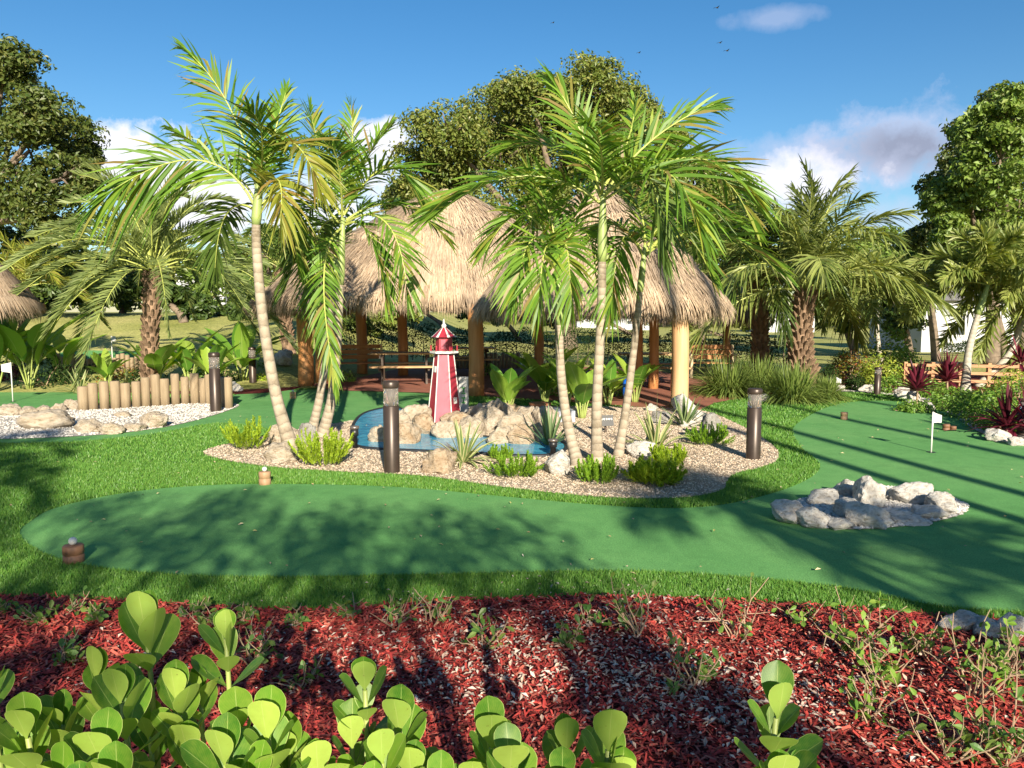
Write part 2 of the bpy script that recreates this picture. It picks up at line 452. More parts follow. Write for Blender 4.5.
def frond(mb, pts, L, W, n, rng, v=.38, droop=.2, fwd=.55, t0=.12, twist=0., r0=.018, side0=None, vn=.1, m_leaf=0, m_ra=1, taper=1.0):
    pts = np.asarray(pts, float)
    h = pts[-1] - pts[0]; h[2] = 0
    if side0 is None:
        side0 = np.cross(nrm(h) if np.linalg.norm(h) > .05 else np.array([0, -1., 0]), [0, 0, 1.])
    seg = np.linalg.norm(np.diff(pts, axis=0), axis=1); cum = np.concatenate([[0], np.cumsum(seg)]); cum /= cum[-1]
    tg = nrm(np.gradient(pts, axis=0))
    mb.tube(pts, np.linspace(r0, r0 * .2, len(pts)), 5, m_ra, cap=False)
    u = np.linspace(0, 1, n)
    for sg in (-1, 1):
        s = np.clip(t0 + (1 - t0) * (u + rng.uniform(-.4, .4, n) / n), 0, .995)
        p = np.stack([np.interp(s, cum, pts[:, k]) for k in range(3)], 1)
        t = nrm(np.stack([np.interp(s, cum, tg[:, k]) for k in range(3)], 1))
        sd = nrm(side0 - t * (t @ side0)[:, None])
        N = np.cross(sd, t); 
        if N[:, 2].mean() < 0: N = -N
        a = twist * s
        sd2 = sd * np.cos(a)[:, None] + N * np.sin(a)[:, None]; N2 = N * np.cos(a)[:, None] - sd * np.sin(a)[:, None]
        f = fwd + .75 * u ** 2 + rng.normal(0, .07, n)
        f = f * np.clip(1.15 - .0 * u, 0, 2)
        d = nrm(sg * sd2 * np.cos(f)[:, None] + t * np.sin(f)[:, None] + N2 * (v + rng.normal(0, vn, n))[:, None])
        ln = L * (.45 + .55 * np.sin(np.pi * np.clip(.12 + .75 * u, 0, 1))) * (1 - .2 * u ** 3 * taper) * rng.uniform(.85, 1.1, n)
        dr = droop * rng.uniform(.3, 1.9, n)
        q = np.array([0, .3, .65, 1.])
        PP = p[:, None] + d[:, None] * (ln[:, None] * q)[..., None]
        PP[..., 2] -= (dr * ln)[:, None] * q ** 2
        wd = nrm(t - d * np.sum(t * d, 1, keepdims=True))
        roll = rng.normal(0, .5, n)
        nn = np.cross(wd, d)
        wd = wd * np.cos(roll)[:, None] + nn * np.sin(roll)[:, None]
        w = W * np.array([.45, 1, .75, .06]) * .5
        A = PP + wd[:, None] * w[None, :, None]; B = PP - wd[:, None] * w[None, :, None]
        V = np.stack([A, B], 2).reshape(-1, 3)                     # n,4,2
        base = (np.arange(n) * 8)[:, None, None]
        k = np.arange(3)[None, :, None] * 2
        fc = (base + k + np.array([0, 1, 3, 2])[None, None, :]).reshape(-1, 4)
        mb.add(V, fc, m_leaf)

def leaves(mb, c, nor, size, asp, rng, mat=0, fold=0.15):
    n = len(c)
    nor = nrm(nor)
    a = nrm(np.cross(nor, rng.normal(size=(n, 3))))
    b = np.cross(nor, a)
    size = np.broadcast_to(size, (n,))[:, None]
    V = np.stack([c - a * size * .5, c + b * size * asp * .5 + nor * size * fold, c + a * size * .5, c - b * size * asp * .5 + nor * size * fold], 1).reshape(-1, 3)
    mb.add(V, np.arange(4 * n).reshape(n, 4), mat)

def blades(mb, base, d0, L, W, rng, mat=0, droop=.6, k=4, prof=None):
    """arched strap leaves; base (n,3), d0 (n,3) start direction"""
    n = len(base); d0 = nrm(np.asarray(d0, float)); L = np.broadcast_to(L, (n,)); dr = np.broadcast_to(droop, (n,))
    q = np.linspace(0, 1, k + 1)
    prof = np.interp(q, [0, .3, .7, 1], [.7, 1, .8, .04]) if prof is None else np.interp(q, np.linspace(0, 1, len(prof)), prof)
    PP = base[:, None] + d0[:, None] * (L[:, None] * q)[..., None]
    PP[..., 2] -= (dr * L)[:, None] * q ** 2.2
    hz = nrm(np.cross(d0, np.array([0, 0, 1.])) + rng.normal(0, .08, (n, 3)))
    w = np.broadcast_to(W, (n,))[:, None] * prof[None] * .5
    A = PP + hz[:, None] * w[..., None]; B = PP - hz[:, None] * w[..., None]
    up = np.cross(hz, d0); C = PP - up[:, None] * (w * .35)[..., None] * np.sign(up[:, None, 2:3] + 1e-6)
    V = np.stack([A, C, B], 2).reshape(-1, 3)
    uv = np.tile(np.stack(np.broadcast_arrays(np.array([0, .5, 1.])[None], q[:, None]), -1).reshape(-1, 2) + 1e-4, (n, 1))
    st = 3 * (k + 1)
    fs = []
    for i in range(k):
        for j in (0, 1):
            fs.append([i * 3 + j, i * 3 + j + 1, i * 3 + j + 4, i * 3 + j + 3])
    fc = (np.arange(n)[:, None, None] * st + np.array(fs)[None]).reshape(-1, 4)
    mb.add(V, fc, mat, uv)

def paddle(mb, base, d, up, L, W, rng, mat=0, droop=.3, cup=.15, rows=8, cols=4, shape='banana'):
    """one broad leaf with a folded midrib, from base along d, its upper face towards up"""
    d = nrm(np.asarray(d, float)); s = nrm(np.cross(d, up)); n = np.cross(s, d)
    t = np.linspace(0, 1, rows + 1); c = np.linspace(-1, 1, cols + 1)
    if shape == 'banana': w = np.interp(t, [0, .08, .3, .6, .85, 1], [.05, .55, .95, 1, .65, .03])
    else: w = np.interp(t, [0, .1, .25, .45, .62, .78, .9, .97, 1], [.08, .16, .48, .84, 1, .96, .74, .42, .10])
    ctr = base + d * (t * L)[:, None]
    ctr = ctr - n * (droop * L * t ** 2)[:, None]
    wob = rng.normal(0, .02, (rows + 1, cols + 1)) * W
    V = ctr[:, None] + s * (c[None] * w[:, None] * W / 2)[..., None] + n * (np.abs(c)[None] ** 1.3 * w[:, None] * W * cup + wob * (shape == 'banana'))[..., None]
    uv = np.stack(np.broadcast_arrays((c[None] + 1) / 2, t[:, None]), -1) + 1e-4
    i, j = np.meshgrid(np.arange(rows), np.arange(cols), indexing='ij')
    k = cols + 1
    f = np.stack([i * k + j, i * k + j + 1, (i + 1) * k + j + 1, (i + 1) * k + j], -1).reshape(-1, 4)
    mb.add(V.reshape(-1, 3), f, mat, uv.reshape(-1, 2))

def sheet(name, pts, mat, z=None, kind='structure', drape=None):
    pts = np.asarray(pts, float)
    if z is not None: pts = np.column_stack([pts[:, 0], pts[:, 1], np.full(len(pts), z)])
    tri = tessellate_polygon([[Vector((p[0], p[1], 0)) for p in pts]])
    tri = np.array(tri)
    a, b, c = pts[tri[:, 0]], pts[tri[:, 1]], pts[tri[:, 2]]
    cz = np.cross(b - a, c - a)[:, 2]
    tri[cz < 0] = tri[cz < 0][:, ::-1]
    o = MB().add(pts, tri).build(name, mat)
    return tag(o, kind=kind)

def px_poly(l, z=0.0, n=6):
    return smooth_line([P(a, b, z) for a, b in l], n, True)

def inside(x, y, poly):
    r = np.zeros(len(x), bool)
    px, py = poly[:, 0], poly[:, 1]
    j = len(poly) - 1
    for i in range(len(poly)):
        c = ((py[i] > y) != (py[j] > y)) & (x < (px[j] - px[i]) * (y - py[i]) / (py[j] - py[i] + 1e-12) + px[i])
        r ^= c; j = i
    return r

# ------------------------------------------------------------------ sky and sun
AZ, EL = rad(12), rad(23)             # the sun is behind the camera, a little to the right
to_sun = Vector((math.sin(AZ) * math.cos(EL), -math.cos(AZ) * math.cos(EL), math.sin(EL)))
ld = bpy.data.lights.new('sun', 'SUN'); ld.energy = 4.8; ld.angle = rad(.53); ld.color = (1, .90, .72)
sun = bpy.data.objects.new('sun', ld); COL.objects.link(sun)
sun.rotation_euler = (-to_sun).to_track_quat('-Z', 'Y').to_euler()
W = bpy.data.worlds.new('World'); SC.world = W; W.use_nodes = True
nt = W.node_tree; bg = nt.nodes['Background']
sky = nt.nodes.new('ShaderNodeTexSky'); sky.sky_type = 'NISHITA'; sky.sun_disc = False
sky.sun_elevation = EL; sky.sun_rotation = math.pi - AZ
sky.altitude = 0; sky.air_density = 1.0; sky.dust_density = .4; sky.ozone_density = 2.5
SKY_STR = .062
bg.inputs['Strength'].default_value = SKY_STR
geo = nt.nodes.new('ShaderNodeTexCoord')
dirv = geo.outputs['Generated']
nz = nt.nodes.new('ShaderNodeTexNoise'); nz.inputs['Scale'].default_value = 16; nz.inputs['Detail'].default_value = 7; nz.inputs['Roughness'].default_value = .62
nt.links.new(dirv, nz.inputs['Vector'])
hs = nt.nodes.new('ShaderNodeHueSaturation'); hs.inputs['Saturation'].default_value = 1.32; hs.inputs['Value'].default_value = 1.0
nt.links.new(sky.outputs[0], hs.inputs['Color'])
cur = hs.outputs[0]
def wmath(op, a, b=None, clamp=False):
    n = nt.nodes.new('ShaderNodeMath'); n.operation = op; n.use_clamp = clamp
    for i, v in enumerate((a, b)):
        if v is None: continue
        if hasattr(v, 'links'): nt.links.new(v, n.inputs[i])
        else: n.inputs[i].default_value = v
    return n.outputs[0]
def wdot(vec):
    n = nt.nodes.new('ShaderNodeVectorMath'); n.operation = 'DOT_PRODUCT'
    nt.links.new(dirv, n.inputs[0]); n.inputs[1].default_value = vec
    return n.outputs['Value']
def cloud(px, py, wpx, hpx, col, amt=1.0, soft=.5):
    global cur
    d = Vector(ray(px, py)).normalized()
    r = Vector((0, 0, 1)).cross(d).normalized() * -1
    u = d.cross(r) * -1
    if u.z < 0: u = -u
    a = wmath('DIVIDE', wdot(r), wpx / F); b = wmath('DIVIDE', wdot(u), hpx / F)
    dd = wmath('SQRT', wmath('ADD', wmath('MULTIPLY', a, a), wmath('MULTIPLY', b, b)))
    e = wmath('ADD', dd, wmath('MULTIPLY', wmath('SUBTRACT', nz.outputs[0], .5), -3.2))
    k = wmath('MULTIPLY', wmath('DIVIDE', wmath('SUBTRACT', 1.0 + soft / 2, e), soft, True), wmath('GREATER_THAN', wdot(d), 0.5))
    cur = mixc(nt, wmath('MULTIPLY', k, amt), cur, col)
WH = [x / SKY_STR for x in (.54, .52, .54)]
GR = [x / SKY_STR for x in (.15, .165, .225)]
LT = [x / SKY_STR for x in (.30, .33, .43)]
cloud(912, 140, 60, 28, LT, .7, .8)
cloud(902, 148, 44, 16, GR, .85, 1.0)
cloud(770, 178, 85, 30, LT, .62, .9)
cloud(762, 184, 62, 20, WH, .75, .8)
cloud(775, 18, 24, 7, LT, .4, 1.2)
cloud(120, 155, 40, 26, WH, .85, .6)
cloud(195, 195, 55, 42, WH, .9, .6)
cloud(330, 215, 70, 40, WH, .8, .7)
cloud(385, 140, 32, 16, WH, .85, .6)
cloud(890, 222, 60, 16, LT, .5, 1.0)
nt.links.new(cur, bg.inputs['Color'])
SC.view_settings.view_transform = 'Standard'; SC.view_settings.look = 'None'
SC.view_settings.exposure = 1.15; SC.view_settings.gamma = 1

# ------------------------------------------------------------------ ground
xs = np.concatenate([np.linspace(-400, -45, 14), np.linspace(-42, 42, 85), np.linspace(45, 400, 14)])
ys = np.concatenate([np.linspace(-60, -8, 8), np.linspace(-6, 60, 67), np.linspace(65, 900, 24)])
X, Y = np.meshgrid(xs, ys, indexing='ij')
Z = T(X, Y) - .012
V = np.stack([X, Y, Z], -1).reshape(-1, 3)
i, j = np.meshgrid(np.arange(len(xs) - 1), np.arange(len(ys) - 1), indexing='ij'); k = len(ys)
o = MB().add(V, np.stack([i * k + j, (i + 1) * k + j, (i + 1) * k + j + 1, i * k + j + 1], -1).reshape(-1, 4)).build('ground', M['lawn'], smooth=True)
tag(o, kind='structure')

MULCH_EDGE = [(-260, 600), (-120, 596), (0, 597), (80, 599), (160, 604), (300, 611), (380, 606), (450, 601), (530, 599), (600, 597), (700, 600), (800, 606), (880, 612), (960, 618), (1060, 626), (1200, 640), (1300, 655)]
edge = smooth_line([P(a, b) for a, b in MULCH_EDGE], 6)
mulch_poly = np.concatenate([edge, [[5.5, 0.2, 0], [-5.5, 0.2, 0]]])
sheet('mulch_bed', mulch_poly, M['mulch'], .004)
turf_poly = np.concatenate([edge[::-1], [[-7.5, 6.5, 0], [-14, 9, 0], [-16, 15, 0], [-9, 17.5, 0], [0, 19, 0], [7, 18.5, 0], [12, 20, 0], [17, 20, 0], [17, 10, 0], [9, 6, 0]]])
sheet('rough_turf', turf_poly, M['turf'], .006)
GREEN_A = [(20, 536), (34, 520), (62, 507), (130, 493), (210, 486), (300, 485), (400, 488), (500, 497), (600, 506), (680, 509), (742, 502), (800, 484), (820, 466), (800, 446), (796, 425), (840, 404), (900, 402), (950, 414), (1030, 432), (1130, 450), (1180, 500), (1200, 580), (1080, 612), (1000, 612), (930, 606), (850, 590), (760, 580), (680, 574), (600, 572), (500, 574), (400, 576), (300, 578), (200, 577), (110, 570), (50, 557)]
gA = px_poly(GREEN_A); sheet('putting_green', gA, M['green'], .010)
GREEN_B = [(-120, 448), (0, 444), (80, 442), (150, 435), (215, 424), (262, 428), (300, 436), (360, 424), (430, 408), (452, 396), (400, 392), (330, 390), (250, 392), (228, 400), (232, 408), (180, 424), (120, 434), (60, 437), (0, 439), (-120, 440)]
gB = px_poly(GREEN_B, n=4); sheet('putting_green', gB, M['green'], .010)
GREEN_C = [(-80, 411), (0, 409), (72, 407), (78, 392), (40, 386), (-80, 388)]
gC = px_poly(GREEN_C, n=4); sheet('putting_green', gC, M['green'], .010)
ISLAND = [(203, 453), (232, 444), (300, 430), (360, 420), (430, 408), (560, 407), (640, 408), (700, 411), (738, 425), (770, 444), (779, 458), (764, 468), (738, 474), (727, 482), (724, 490), (700, 497), (650, 500), (580, 497), (500, 488), (420, 477), (340, 473), (270, 468), (224, 461)]
isl = px_poly(ISLAND); sheet('gravel_bed', isl, M['gravel'], .016)
LGRAV = [(-60, 439), (0, 440), (60, 438), (120, 434), (180, 425), (226, 412), (236, 405), (180, 404), (75, 408), (0, 413), (-60, 414)]
lgr = px_poly(LGRAV, n=4); sheet('white_gravel_bed', lgr, M['gravel_white'], .016)
RGRAV = [(784, 513), (800, 501), (840, 491), (880, 488), (920, 492), (962, 503), (966, 513), (940, 522), (880, 530), (820, 529)]
rgr = px_poly(RGRAV, n=4); sheet('white_gravel_bed', rgr, M['gravel_white'], .016)
BORDER = [(700, 397), (760, 396), (800, 392), (850, 390), (900, 397), (940, 410), (985, 434), (1030, 446), (1120, 455), (1120, 415), (1024, 380), (900, 372), (780, 375), (720, 385)]
brd = px_poly(BORDER, n=4); sheet('planting_bed', brd, M['mulch'], .014)
RSTONE = [(800, 395), (850, 392), (905, 398), (945, 412), (985, 436), (1040, 448), (1040, 440), (990, 428), (950, 405), (905, 391), (850, 386), (800, 388)]
rst = px_poly(RSTONE, n=4); sheet('white_gravel_bed', rst, M['gravel_white'], .019)
PATIO = [(286, 379), (330, 391), (440, 394), (560, 402), (640, 408), (700, 411), (714, 404), (750, 397), (716, 384), (660, 372), (560, 366), (420, 366), (320, 369)]
pat = np.array([P(a, b) for a, b in PATIO]); sheet('patio', pat, M['brick'], .022)
LBED = [(-60, 388), (40, 388), (80, 392), (230, 395), (300, 388), (290, 376), (200, 372), (60, 374), (-60, 376)]
lbd = px_poly(LBED, n=4); sheet('planting_bed', lbd, M['mulch'], .014)
# small raised green on the slope at the back left
gl = [G(70, 21.6), G(100, 21.4), G(150, 21.2), G(160, 22.6), G(100, 23.2), G(66, 22.8)]
sl = smooth_line(gl, 4, True); sl[:, 2] = T(sl[:, 0], sl[:, 1]) + .03
sheet('putting_green', sl, M['green'])

# pond
POND = [(352, 440), (354, 425), (366, 414), (395, 409), (425, 420), (440, 432), (500, 440), (545, 440), (566, 447), (556, 456), (520, 458), (470, 455), (420, 453), (378, 451), (358, 448)]
pnd = px_poly(POND); sheet('pond_water', pnd, M['water'], .030)
rim = np.concatenate([pnd, pnd[:1]]); rim[:, 2] = .02
tag(MB().tube(rim, .03, 6, cap=False).build('pond_rim', M['hose'], smooth=True), 'dark liner rim curving round the blue pond', 'pond edging')

# turf blades (artificial grass, uncountable)
def scatter_poly(poly, dens, rng, near=None):
    x0, y0 = poly[:, 0].min(), poly[:, 1].min(); x1, y1 = poly[:, 0].max(), poly[:, 1].max()
    n = int((x1 - x0) * (y1 - y0) * dens)
    x = rng.uniform(x0, x1, n); y = rng.uniform(y0, y1, n)
    k = inside(x, y, poly)
    return x[k], y[k]
def cull(x, y, margin=60):
    d = y * 1.0
    px = 512 + x / np.maximum(d, .1) * F
    return (px > -margin) & (px < 1024 + margin)
def turf_blades():
    mb = MB()
    for y0, y1, dens, h in ((4.2, 6.2, 13000, .028), (6.2, 9, 6000, .03), (9, 13, 2000, .034), (13, 17, 700, .036)):
        n = int(26 * (y1 - y0) * dens)
        x = R.uniform(-13, 13, n); y = R.uniform(y0, y1, n)
        k = cull(x, y, 20); x, y = x[k], y[k]
        k = inside(x, y, turf_poly)
        x, y = x[k], y[k]
        for pl in (gA, gB, gC, isl, lgr, brd, pat, lbd):
            k = ~inside(x, y, pl); x, y = x[k], y[k]
        n = len(x)
        w = .0014 * y
        a = R.uniform(0, 2 * np.pi, n); hh = h * R.uniform(.6, 1.25, n)
        b = np.stack([x, y, np.full(n, .006)], 1)
        wd = np.stack([np.cos(a), np.sin(a), 0 * a], 1) * (w * .5)[:, None]
        tip = b + np.stack([R.normal(0, .35, n) * hh, R.normal(0, .35, n) * hh, hh], 1)
        V = np.stack([b - wd, b + wd, tip], 1).reshape(-1, 3)
        mb.add(V, np.arange(3 * n).reshape(n, 3))
    return tag(mb.build('turf_grass', M['blade']), kind='stuff')
turf_blades()

def octa(mb, c, s, rng, mat=0):
    n = len(c)
    base = np.array([[1, 0, 0], [-1, 0, 0], [0, 1, 0], [0, -1, 0], [0, 0, 1], [0, 0, -1.]])
    V = c[:, None] + base[None] * (s[:, None, None] * rng.uniform(.5, 1.2, (n, 6, 1)))
    a = rng.uniform(0, 6.28, n)
    D = V - c[:, None]
    x = D[..., 0] * np.cos(a)[:, None] - D[..., 1] * np.sin(a)[:, None]; y = D[..., 0] * np.sin(a)[:, None] + D[..., 1] * np.cos(a)[:, None]
    V = c[:, None] + np.stack([x, y, D[..., 2] * .6], -1)
    f = np.array([[0, 2, 4], [2, 1, 4], [1, 3, 4], [3, 0, 4], [2, 0, 5], [1, 2, 5], [3, 1, 5], [0, 3, 5]])
    mb.add(V.reshape(-1, 3), (np.arange(n)[:, None, None] * 6 + f[None]).reshape(-1, 3), mat)
mb = MB(); x, y = scatter_poly(isl, 1300, R); k = ~inside(x, y, pnd); x, y = x[k], y[k]
octa(mb, np.stack([x, y, np.full(len(x), .018)], 1), R.uniform(.007, .017, len(x)), R)
tag(mb.build('gravel_pebbles', M['pebble']), kind='stuff')
mb = MB()
for pl, d in ((lgr, 450), (rgr, 1500), (rst, 200)):
    x, y = scatter_poly(pl, d, R); octa(mb, np.stack([x, y, np.full(len(x), .02)], 1), R.uniform(.012, .03, len(x)), R)
tag(mb.build('white_gravel_pebbles', M['pebble_white']), kind='stuff')

# mulch chips
def chips():
    mb = MB()
    n = 110000
    x = R.uniform(-4.6, 4.9, n); y = R.uniform(2.3, 5.0, n)
    k = cull(x, y, 40) & inside(x, y, mulch_poly); x, y = x[k], y[k]; n = len(x)
    a = R.uniform(0, np.pi * 2, n); ln = R.uniform(.007, .03, n) ; w = R.uniform(.002, .0065, n)
    z = R.uniform(.004, .03, n)
    d = np.stack([np.cos(a), np.sin(a), R.normal(0, .3, n)], 1); s = np.stack([-np.sin(a), np.cos(a), R.normal(0, .35, n)], 1)
    c = np.stack([x, y, z], 1)
    V = np.stack([c - d * ln[:, None] - s * w[:, None], c + d * ln[:, None] - s * w[:, None] * .6, c + d * ln[:, None] * .9 + s * w[:, None], c - d * ln[:, None] * .8 + s * w[:, None]], 1).reshape(-1, 3)
    mb.add(V, np.arange(4 * n).reshape(n, 4))
    tag(mb.build('mulch_chips', M['chip']), kind='stuff')
    mb = MB()
    cs = [(P(a, b)[:2], r, q) for a, b, r, q in ((540, 650, .5, 420), (620, 680, .35, 300), (690, 705, .45, 420), (470, 690, .4, 260), (780, 700, .45, 260), (700, 650, .7, 300), (420, 640, .6, 240), (360, 660, .5, 150), (820, 730, .5, 220), (160, 660, .6, 130), (600, 625, .8, 250), (880, 680, .6, 200))]
    for c0, r, q in cs:
        q = int(q * .55)
        p = R.normal(0, r * .5, (q, 2)) + c0
        octa(mb, np.column_stack([p, R.uniform(.016, .034, q)]), R.uniform(.004, .011, q), R)
        p = R.normal(0, r * .55, (q, 2)) + c0
        leaves(mb, np.column_stack([p, R.uniform(.026, .038, q)]), np.array([0, 0, 1.]) + R.normal(0, .4, (q, 3)), R.uniform(.012, .05, q), .42, R)
    tag(mb.build('shell_chips', M['shell']), kind='stuff')
chips()

mb = MB(); n = 260
x = R.uniform(-6, 7, n); y = R.uniform(4.9, 13, n); k = inside(x, y, turf_poly); x, y = x[k], y[k]
leaves(mb, np.stack([x, y, np.full(len(x), .03)], 1), np.array([0, 0, 1.]) + R.normal(0, .25, (len(x), 3)), R.uniform(.02, .05, len(x)), .45, R)
M['litter'] = leaf('fallen_leaf', [(.35, .24, .12), (.5, .42, .25), (.3, .3, .08)], .0, rough=.8)
tag(mb.build('fallen_leaves', M['litter']), kind='stuff')

# ------------------------------------------------------------------ rocks
def rock_mesh(seed, mat, rough=.35):
    bm = bmesh.new(); bmesh.ops.create_icosphere(bm, subdivisions=4, radius=1)
    o3 = Vector((seed * 7.3, seed * 3.1, seed * 1.7))
    # a few random cutting planes give broken faces
    rnd = random.Random(seed)
    planes = []
    for _ in range(9):
        nn = Vector((rnd.gauss(0, 1), rnd.gauss(0, 1), rnd.gauss(0, .8))).normalized(); planes.append((nn, rnd.uniform(.5, .82)))
    for v in bm.verts:
        p = v.co.copy()
        for nn, d in planes:
            e = p.dot(nn) - d
            if e > 0: p -= nn * e * .85
        p *= 1 + rough * .55 * noise.fractal(p * 1.9 + o3, .8, 2.2, 5) + .07 * noise.noise(p * 6 + o3) + .04 * noise.noise(p * 13 + o3)
        if p.z < -.45: p.z = -.45 + (p.z + .45) * .2
        v.co = p
    zs = [v.co.z for v in bm.verts]; z0, z1 = min(zs), max(zs)
    xs_ = [v.co.x for v in bm.verts]; ys_ = [v.co.y for v in bm.verts]
    for v in bm.verts:
        v.co.z = (v.co.z - z0) / (z1 - z0); v.co.x /= (max(xs_) - min(xs_)); v.co.y /= (max(ys_) - min(ys_))
    for f in bm.faces: f.smooth = True
    me = bpy.data.meshes.new('boulder'); bm.to_mesh(me); bm.free()
    me.materials.append(M[mat]); return me
RM = {m: [rock_mesh(s + 10 * q, m) for s in range(5)] for q, m in enumerate(('rock', 'rock_white', 'rock_grey', 'rock_tan'))}
rk = [0]
def rock(px, py, w, h, label, mat='rock', group=None, z=0.0, dep=.85):
    rk[0] += 1
    p = P(px, py, z); d = p[1]
    me = RM[mat][rk[0] % 5]
    o = bpy.data.objects.new('boulder', me); COL.objects.link(o)
    W_ = w * d / F; H_ = h * d / F
    o.scale = (W_ * 1.05, W_ * dep, H_ * 1.12)
    o.location = (p[0], p[1] + W_ * dep * .4, z - H_ * .06)
    o.rotation_euler = (0, 0, random.uniform(-.5, .5) + (math.pi if rk[0] % 2 else 0))
    return tag(o, label, 'rock', group)

g = 'white rocks ringing the gravel hazard on the right green'
for a in [(797, 526, 38, 27, 'low white rock at the left tip of the rock ring on the right green'),
          (818, 530, 32, 24, 'broad white rock second from the left along the front of the rock ring'),
          (842, 531, 26, 13, 'small flat white rock low at the front of the rock ring'),
          (874, 530, 40, 29, 'large pale wedge rock at the front centre of the rock ring'),
          (853, 520, 27, 24, 'pale rock leaning behind the front wedge inside the rock ring'),
          (826, 507, 32, 20, 'shaded rounded rock at the back left of the rock ring'),
          (851, 499, 24, 22, 'upright pale rock at the back beside the tallest ring rock'),
          (875, 511, 30, 40, 'tallest pale boulder standing in the middle of the rock ring'),
          (903, 503, 24, 17, 'small grey-white rock at the back right of the rock ring'),
          (921, 506, 38, 27, 'craggy cream boulder at the back right of the rock ring'),
          (951, 516, 32, 26, 'rounded cream rock at the right tip of the rock ring'),
          (912, 527, 40, 15, 'long low white rock at the front right of the rock ring'),
          (936, 521, 32, 16, 'low pale rock between the long front rock and the right tip')]:
    rock(a[0], a[1], a[2] * 1.12, a[3] * .8, a[4], mat='rock_white', group=g, dep=1.0)
g = 'rocks in the white gravel by the log palisade'
for a in [(36, 431, 52, 19, 'widest pale boulder in the white gravel at the left edge'),
          (86, 434, 27, 14, 'oval pale rock at the front of the white gravel by the turf'),
          (109, 435, 24, 12, 'low pale rock just right of the oval one in the white gravel'),
          (150, 429, 30, 16, 'rounded boulder in white gravel in front of the log palisade'),
          (131, 432, 22, 8, 'flat stone between two boulders below the log palisade'),
          (68, 411, 17, 11, 'round rock touching the left end of the log palisade'),
          (55, 413, 15, 9, 'small round rock second from the palisade end'),
          (40, 414, 15, 8, 'small low rock in the row edging the white gravel'),
          (24, 416, 19, 9, 'low pale rock behind the widest boulder at left'),
          (6, 417, 20, 12, 'pale rock at the far left end of the gravel row'),
          (120, 418, 16, 6, 'thin flat stone lying on gravel close under the palisade')]:
    rock(*a, group=g)
rock(280, 464, 34, 20, 'smooth cream rock at the foot of the leaning left palm')
rock(282, 446, 34, 22, 'angular cream rock behind the foot of the leaning left palm')
rock(305, 446, 20, 22, 'grey rock shaded beside the leaning left palm trunk', 'rock_grey')
rock(440, 475, 40, 25, 'rounded tan boulder right of the tall bronze bollard', 'rock_tan')
rock(559, 477, 28, 25, 'round white boulder in gravel before the three palms', 'rock_white')
rock(645, 458, 30, 16, 'ridged white rock between palm trunk and striped plant', 'rock_white')
rock(716, 440, 27, 26, 'grey boulder on the right end of the gravel island', 'rock_grey')
rock(684, 413, 24, 18, 'white upright rock at the foot of the right patio post', 'rock_white')
rock(662, 425, 22, 13, 'pale grey rock left of the dark agave', 'rock_grey')
rock(700, 424, 22, 13, 'white rock behind the dark agave', 'rock_white')
rock(688, 428, 18, 8, 'flat pale rock under the dark agave', 'rock_white')
g = 'cream rocks of the waterfall mound'
for a in [(379, 444, 24, 18, 'lowest tan rock jutting into the blue pond'),
          (402, 446, 30, 22, 'tan rock in the pond beside the bronze bollard'),
          (413, 430, 36, 24, 'broad cream rock left below the lighthouse'),
          (428, 426, 28, 19, 'cream rock under the left foot of the lighthouse'),
          (456, 430, 36, 17, 'cream rock in front of the lighthouse base'),
          (470, 440, 30, 22, 'cream rock low in front behind the striped plant'),
          (490, 436, 36, 28, 'large cream rock right of the lighthouse'),
          (485, 416, 26, 12, 'small cream rock beside the white marker post'),
          (513, 440, 34, 26, 'sloping cream rock streaked by palm shadows'),
          (530, 428, 30, 20, 'tan rock at the right shoulder of the waterfall mound'),
          (512, 418, 30, 14, 'cream rock along the back of the waterfall mound'),
          (540, 444, 26, 20, 'tan rock beside the dark agave at the pond'),
          (444, 440, 26, 18, 'cream rock above the rounded tan boulder at pond edge'),
          (424, 436, 30, 22, 'cream rock between bollard and striped plant'), (500, 446, 30, 18, 'tan rock low at the waterfall foot'),
          (478, 428, 34, 22, 'cream rock above the striped plant on the mound'), (522, 446, 26, 20, 'cream rock low left of the dark agave'),
          (546, 430, 28, 22, 'tan rock behind the dark agave'), (400, 432, 24, 18, 'cream rock just right of the bronze bollard head'),
          (462, 434, 30, 20, 'cream rock at the middle front of the mound'), (498, 424, 32, 24, 'cream rock in the middle of the mound')]:
    rock(*a, mat='rock' if rk[0] % 3 else 'rock_tan', group=g)
rock(968, 634, 40, 20, 'pale rock half hidden by shrubs at the mulch edge', 'rock_white')
rock(992, 640, 30, 20, 'grey-white rock second from the right frame edge by mulch', 'rock_white')
rock(1018, 642, 36, 24, 'large pale rock cut by the right frame edge above mulch', 'rock_white')
g = 'white rocks edging the right planting bed'
for a in [(905, 399, 14, 12, 'white rock at the left end of the right bed edging'), (917, 403, 16, 11, 'white rock in front of the first red cordyline'),
          (912, 408, 12, 8, 'small low white rock on the turf edge by red leaves'), (930, 411, 18, 8, 'flat white rock under the red cordylines'), (1003, 443, 26, 13, 'large white rock near the red plant at right edge'),
          (1020, 447, 18, 9, 'flat white rock at the right frame edge by the far turf'), (870, 392, 18, 7, 'low white rock at the foot of the far bollard'), (838, 391, 22, 6, 'low white rock along the far bed edge')]:
    rock(*a, mat='rock_white', group=g)
g = 'pale rocks by the grass mounds'
rock(652, 412, 12, 8, 'small white rock by the patio post foot', 'rock_white')
rock(765, 403, 16, 9, 'small white rock in front of the rounded grass mounds', 'rock_white')
rock(283, 365, 18, 15, 'white rock left of the front left post', 'rock_white', z=.3)
rock(338, 381, 16, 10, 'white rock on bed right of front left post', 'rock_white', z=0)
rock(232, 392, 16, 10, 'white rock beside the far left bollard', 'rock_white')
